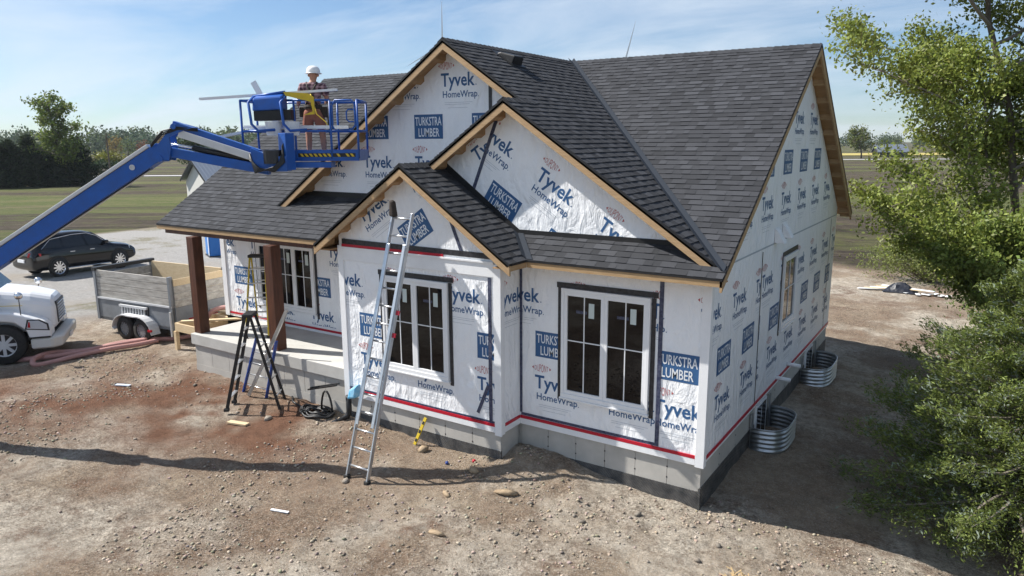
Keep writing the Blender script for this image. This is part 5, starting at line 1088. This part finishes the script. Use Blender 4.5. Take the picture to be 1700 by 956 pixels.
def turbine(label, base, hub, blen, ang0):
    t = thing('wind_turbine', label, 'wind turbine', base); b_ = Vector(base); h_ = Vector(hub)
    MB().tube([b_, h_-V(0, 0, 2)], [2.2, 1.3], 14).build('tower', 'turbine', t, smooth=True); MB().beam(h_+W*3, h_-W*3, 3, 3).build('nacelle', 'turbine', t, bevel=.4)
    for k in range(3):
        a = ang0+k*2*math.pi/3; d_ = U*math.sin(a)+V(0, 0, math.cos(a)); s_ = d_.cross(W).normalized(); o_ = h_-W*4; mb = MB(); rr = []
        for f_, c_, th_ in ((0, .9, .8), (.12, 1.7, .5), (.4, 1.15, .3), (.75, .7, .18), (1, .18, .08)): p_ = o_+d_*blen*f_; rr.append([p_-s_*c_*.4-W*th_, p_+s_*c_*.6-W*th_*.3, p_+s_*c_*.6+W*th_*.3, p_-s_*c_*.4+W*th_])
        loft('blade', rr, 'turbine', t, smooth=False)
turbine('white wind turbine with one upright blade above the main gable peak', (-453, 567, -1), (-453, 567, 97), 40, 0.0)
turbine('white wind turbine with one tilted blade above the right-hand roof ridge', (-304, 660, -1), (-304, 660, 79), 39, math.atan2(14, 57))

# ================================================================ TREES
def rand_dirs(n_):
    v = rng.standard_normal((n_, 3)); return v/np.linalg.norm(v, axis=1, keepdims=True)
def leaf_quads(cen, size, aspect=.55, flat=.0, dirs=None):
    n_ = len(cen); a = rand_dirs(n_) if dirs is None else dirs; b_ = rand_dirs(n_); b_ = b_-a*(a*b_).sum(1, keepdims=True); b_ /= np.linalg.norm(b_, axis=1, keepdims=True)+1e-9
    s = np.asarray(size).reshape(-1, 1)*np.ones((n_, 1)); A = a*s*.5; B = b_*s*.5*aspect
    v = np.stack([cen-A, cen+B-A*.1, cen+A, cen-B-A*.1], 1).reshape(-1, 3); f = np.arange(4*n_).reshape(-1, 4); return v, f
def tints(n_, base, var, per=4):
    c = np.asarray(base)[None]*(1+var*(rng.random((n_, 1))-.5)*2); c = c+np.stack([rng.normal(0, .06, n_), rng.normal(0, .03, n_), rng.normal(0, .05, n_)], 1); c = np.clip(c, .05, 3); return np.repeat(np.concatenate([c, np.ones((n_, 1))], 1), per, 0)
def branch_tree(base, height, spread, levels, seed, lean=(0, 0, 0), trunk_r=.16, start=.25, droop=.1):
    r_ = random.Random(seed); segs = []; tips = []
    def grow(p_, d, ln, rad, lv):
        pts = [p_]; n_ = 5; q = p_.copy(); dd = d.copy()
        for i in range(n_):
            dd = (dd+Vector((r_.gauss(0, .13), r_.gauss(0, .13), r_.gauss(.02, .09)))).normalized(); q = q+dd*ln/n_; pts.append(q.copy())
        segs.append((pts, [rad*(1-.6*i/n_) for i in range(n_+1)], lv))
        if lv == levels:
            tips.extend(pts[1:]); return
        nb = r_.randint(5, 7) if lv else r_.randint(13, 16)
        for k in range(nb):
            f_ = (start if lv == 0 else .25)+(1-(start if lv == 0 else .25))*(k+r_.random())/nb; i = min(int(f_*n_), n_-1); bp = pts[i].lerp(pts[i+1], f_*n_-i)
            a = r_.uniform(0, 6.28)+k*2.4; side = Vector((math.cos(a), math.sin(a), r_.uniform(-.1, .5)-droop)).normalized(); nd = (dd*.45+side*.9).normalized()
            ll = (spread*(1.05-.55*f_) if lv == 0 else ln*.52)*r_.uniform(.75, 1.15); grow(bp, nd, ll, rad*(.42 if lv == 0 else .5), lv+1)
    grow(Vector(base), Vector((lean[0], lean[1], 1)).normalized(), height, trunk_r, 0); return segs, tips
def make_tree(name, label, cat, base, height, spread, seed, leafmat, nper, lsize, tint_, clump, levels=2, lean=(0, 0, 0), trunk_r=.16, start=.25, droop=.1, var=.35, group=None, extra=None):
    t = thing(name, label, cat, base, group=group); segs, tips = branch_tree(base, height, spread, levels, seed, lean, trunk_r, start, droop)
    MB().tube(segs[0][0], segs[0][1], 10).build('trunk', 'bark', t, smooth=True); mb = MB()
    for pts, rs, lv in segs[1:]: mb.tube(pts, [max(x, .004) for x in rs], 5 if lv > 1 else 7, cap=False)
    mb.build('limbs', 'twig', t, smooth=True)
    T_ = np.array([tuple(q) for q in tips]); cen = np.repeat(T_, nper, 0)+rng.standard_normal((len(T_)*nper, 3))*clump; v, f = leaf_quads(cen, lsize*(.6+.8*rng.random(len(cen))))
    tt = tints(len(cen), tint_, var); ct = np.repeat((.75+.5*rng.random((len(T_), 1))), nper, 0).repeat(4, 0); tt[:, :3] *= ct
    npmesh('crown', v, f, leafmat, t, tint=tt, off=base); return t
# near deciduous tree at right
make_tree('deciduous_tree', 'tall leafy green tree filling the upper right', 'tree', (4.8, 11.7, -.9), 11.6, 4.4, 11, 'leaf', 42, .105, (1.3, 1.2, 1.05), .17, levels=3, trunk_r=.12, start=.09, droop=.10)
make_tree('deciduous_tree', 'low leafy tree filling the gap between the tall tree and the juniper', 'tree', (4.75, 10.4, -1.1), 5.0, 2.1, 19, 'leaf', 30, .10, (1.2, 1.15, 1.1), .15, levels=3, trunk_r=.08, start=.12, droop=.1)
# conifers: whorled drooping sprays
def conifer(name, label, base, height, rad, seed, mt, ls, tint_, nb=120, spn=55, low=.02, var=.4, up_=.25, group=None, sq=.07, berry=0):
    t = thing(name, label, 'tree', base, group=group); r_ = random.Random(seed); B_0 = Vector(base); MB().tube([B_0, B_0+V(0, 0, height*.5), B_0+V(0, 0, height*.95)], [.045*rad+.05, .03*rad+.03, .01], 8).build('trunk', 'bark', t)
    mb = MB(); cs = []; ds = []
    for k in range(nb):
        f_ = low+(1-low)*(k+.5)/nb; a = k*2.39996+r_.uniform(-.3, .3); ln = rad*(1-f_)**.75*r_.uniform(.65, 1.12)+.12; p0 = B_0+V(0, 0, height*f_*.97); pts = [p0]; d = V(math.cos(a), math.sin(a), up_-.25*(1-f_))
        for i in range(4): d = (d+V(r_.gauss(0, .12), r_.gauss(0, .12), r_.gauss(.04, .06))).normalized(); pts.append(pts[-1]+d*ln/4)
        mb.tube(pts, [.022*rad*.6, .016*rad*.6, .012*rad*.6, .007, .004], 4, cap=False)
        for j in range(int(spn*(.4+ln/rad))):
            g = r_.random()**.65; i = min(int(g*4), 3); q = pts[i].lerp(pts[i+1], g*4-i); wob = ln*sq*(1.4-g*.7)
            cs.append((q.x+r_.gauss(0, wob), q.y+r_.gauss(0, wob), q.z+r_.gauss(0, wob*.7))); dd = d+V(r_.gauss(0, .5), r_.gauss(0, .5), r_.gauss(.2, .4)); ds.append(tuple(dd.normalized()))
    mb.build('limbs', 'twig', t); C_ = np.array(cs); D_s = np.array(ds); k_ = 6; cen = np.repeat(C_, k_, 0)+rng.standard_normal((len(C_)*k_, 3))*ls*.55; dr_ = np.repeat(D_s, k_, 0)+rng.standard_normal((len(C_)*k_, 3))*.38; dr_ /= np.linalg.norm(dr_, axis=1, keepdims=True)
    v, f = leaf_quads(cen, ls*(.6+.8*rng.random(len(cen))), .30, dirs=dr_); tt = tints(len(cen), tint_, var)
    if berry: bsel = np.repeat(rng.random(len(C_)) < berry, k_).repeat(4); tt[bsel, :3] = np.array([2.4, 2.2, 6.0])*(.7+.5*rng.random((bsel.sum(), 1)))
    tt[:, :3] *= np.repeat(.65+.7*rng.random((len(C_), 1)), k_, 0).repeat(4, 0)
    npmesh('crown', v, f, mt, t, tint=tt, off=base); return t
conifer('juniper_tree', 'dense juniper with pale berries in the lower right foreground', (4.35, 2.6, -1.15), 4.7, 2.95, 3, 'needle', .062, (1.35, 1.3, 1.1), nb=250, spn=150, sq=.060, berry=.14)
def bush(name, label, c, r3, n_, ls, mt, tint_, cat='shrub', group=None, stems=14):
    t = thing(name, label, cat, c, group=group); mb = MB(); c = Vector(c); cs = []
    for k in range(stems):
        a = random.uniform(0, 6.28); rr = math.sqrt(random.random()); e = c+V(r3[0]*rr*math.cos(a), r3[1]*rr*math.sin(a), r3[2]*(1-.45*rr*rr)*random.uniform(.7, 1.05)); mid = c.lerp(e, .5)+V(0, 0, .1); mb.tube([c+V(random.gauss(0, .1), random.gauss(0, .1), 0), mid, e], [.03, .02, .006], 4, cap=False)
        for j in range(n_//stems): q = mid.lerp(e, random.random()**.6); s_ = .16*max(r3); cs.append((q.x+random.gauss(0, s_), q.y+random.gauss(0, s_), max(c.z+.03, q.z+random.gauss(0, s_*.7))))
    mb.build('stems', 'twig', t); cen = np.array(cs); v, f = leaf_quads(cen, ls*(.6+.8*rng.random(len(cen))), .45); npmesh('foliage', v, f, mt, t, tint=tints(len(cen), tint_, .4), off=tuple(c)); return t
bush('shrub', 'grey green bushy shrub at the field edge behind the debris', (1.6, 24.3, -.85), (2.6, 1.5, 1.7), 9000, .10, 'needle', (1.5, 1.35, 1.3), stems=60)
bush('shrub', 'leafy shrub growing below the tall tree behind the juniper', (5.2, 16.5, -.95), (2.4, 1.8, 1.9), 9000, .11, 'leaf', (.8, .85, .8), stems=60)
# left group
def atf(pxx, dep, z=-.8):   # world point at picture column pxx and forward distance dep
    d_ = Vector((math.sin(YAW), math.cos(YAW), 0))*1.0+rt0*((pxx-850)/FPX)*1.0; return (CAM.x+d_.x*dep, CAM.y+d_.y*dep, z)
for i, (cx_, hgt, rd, lab) in enumerate(((-12, 8.6, 4.2, 'dark cedar cut by the left picture edge, broadest of the row'), (30, 6.3, 2.6, 'low dark cedar second from the left edge'), (62, 7.0, 3.2, 'dark pointed cedar in the middle of the row left of the tall tree'), (92, 4.6, 2.2, 'small dark cedar just left of the foot of the tall tree'), (140, 6.6, 3.4, 'dark spreading cedar right of the tall tree by the pole'), (118, 5.4, 2.6, 'dark cedar right in front of the tall tree'))):
    conifer('cedar_tree', lab, atf(cx_, 100+i*1.5), hgt, rd, 40+i, 'cedar_leaf', .50, (1.1, 1.0, .95), nb=70, spn=26, low=.03, group='cedars at the left', sq=.12)
make_tree('deciduous_tree', 'tall thin yellow green tree rising above the dark cedars', 'tree', atf(118, 106), 11.9, 3.8, 23, 'leaf', 10, .42, (1.0, .98, .9), .42, trunk_r=.28, start=.2)
bush('shrub', 'yellow green bush in the field right of the pole', atf(192, 165), (3.4, 3.4, 4.2), 1300, .8, 'leaf', (1.1, .85, .6), stems=30)
bush('shrub', 'low dark bush in the field beside the yellow green one', atf(176, 160), (2.6, 2.6, 2.2), 700, .7, 'cedar_leaf', (1.3, 1.3, 1.2), stems=24)
bush('shrub', 'low dark bush right of the yellow green one', atf(208, 160), (2.2, 2.2, 1.9), 600, .7, 'cedar_leaf', (1.3, 1.3, 1.2), stems=24)
make_tree('field_tree', 'small dark field tree behind the shed roof', 'tree', atf(322, 150), 6.5, 3.2, 31, 'cedar_leaf', 5, .5, (1.4, 1.3, 1.0), .5, trunk_r=.2)
make_tree('field_tree', 'small tree by the far road in front of the barn', 'tree', atf(1422, 235), 8.5, 4.5, 37, 'leaf', 4, .7, (.8, .7, .7), .7, trunk_r=.25)
# far wood: one mass, with its coloured trees set apart in front
def crown_cloud(c, h, rd, n_, ls):
    d = rand_dirs(n_); rr = rng.random((n_, 1))**.35; lob = 1+.25*np.sin(d[:, :1]*5+c[0])*np.cos(d[:, 1:2]*4+c[1]); p_ = d*rr*lob*np.array([rd, rd, h*.46]); p_[:, 2] += h*.56; return p_+np.array(c)
cs, ss, tn = [], [], []
def far_tree_pts(x, dep, h, tintc): c = atf(x, dep); rd = h*random.uniform(.36, .52); n_ = 300; cs.append(crown_cloud(c, h, rd, n_, 1)); ss.append(np.full(n_, h*.10)*(.6+.8*rng.random(n_))); tn.append(tints(n_, tintc, .4)*np.array([1, 1, 1, 1]))
for i in range(230):
    x = random.uniform(-160, 640) if i < 150 else random.uniform(1330, 1900); dep = random.uniform(330, 430) if x < 700 else random.uniform(470, 560); g = random.random()
    far_tree_pts(x, dep, random.uniform(8.5, 14.5) if x < 700 else random.uniform(7, 11), random.choice(((.9, .95, .9), (1.1, 1.1, .9), (.75, .85, .8), (1.25, 1.15, .75), (.85, 1, 1.1))))
for i in range(60): far_tree_pts(random.uniform(640, 1340), 480, random.uniform(10, 13), (.9, .95, .95))
cen = np.concatenate(cs); v, f = leaf_quads(cen, np.concatenate(ss), .7); o = npmesh('far_wood', v, f, 'far_leaf', tint=np.concatenate(tn)); tag(o, kind='stuff')
for x, dep, h, tc_, lab in ((205, 318, 9, (2.6, 1.3, .5), 'orange autumn tree at the foot of the far wood'), (250, 312, 7, (2.3, .6, .5), 'red autumn tree at the foot of the far wood'), (290, 320, 11, (2.2, 1.0, .6), 'russet tree in the far wood near the lift knuckle'), (225, 300, 8, (1.4, 1.3, .8), 'pale green tree between the orange and the red ones')):
    c = atf(x, dep); t = thing('autumn_tree', lab, 'tree', c); MB().tube([c, (c[0], c[1], c[2]+h*.6)], [.3, .15], 6).build('trunk', 'bark', t); p_ = crown_cloud(c, h, h*.42, 420, 1); v, f = leaf_quads(p_, h*.09*(.6+.8*rng.random(len(p_))), .7); npmesh('crown', v, f, 'far_leaf', t, tint=tints(len(p_), tc_, .35), off=c)

# ---------------------------------------------------------------- air
m = bpy.data.materials.new('haze_air'); m.use_nodes = True; t = m.node_tree; t.nodes.clear(); pv = t.nodes.new('ShaderNodeVolumePrincipled'); pv.inputs['Density'].default_value = .00014; pv.inputs['Color'].default_value = (.80, .88, .97, 1); pv.inputs['Anisotropy'].default_value = .3
t.links.new(pv.outputs[0], t.nodes.new('ShaderNodeOutputMaterial').inputs['Volume']); MATS['haze_air'] = m
hz = MB().box((-1700, -1650, -3.2), (1600, 1900, 145)).build('haze', 'haze_air'); tag(hz, kind='stuff')
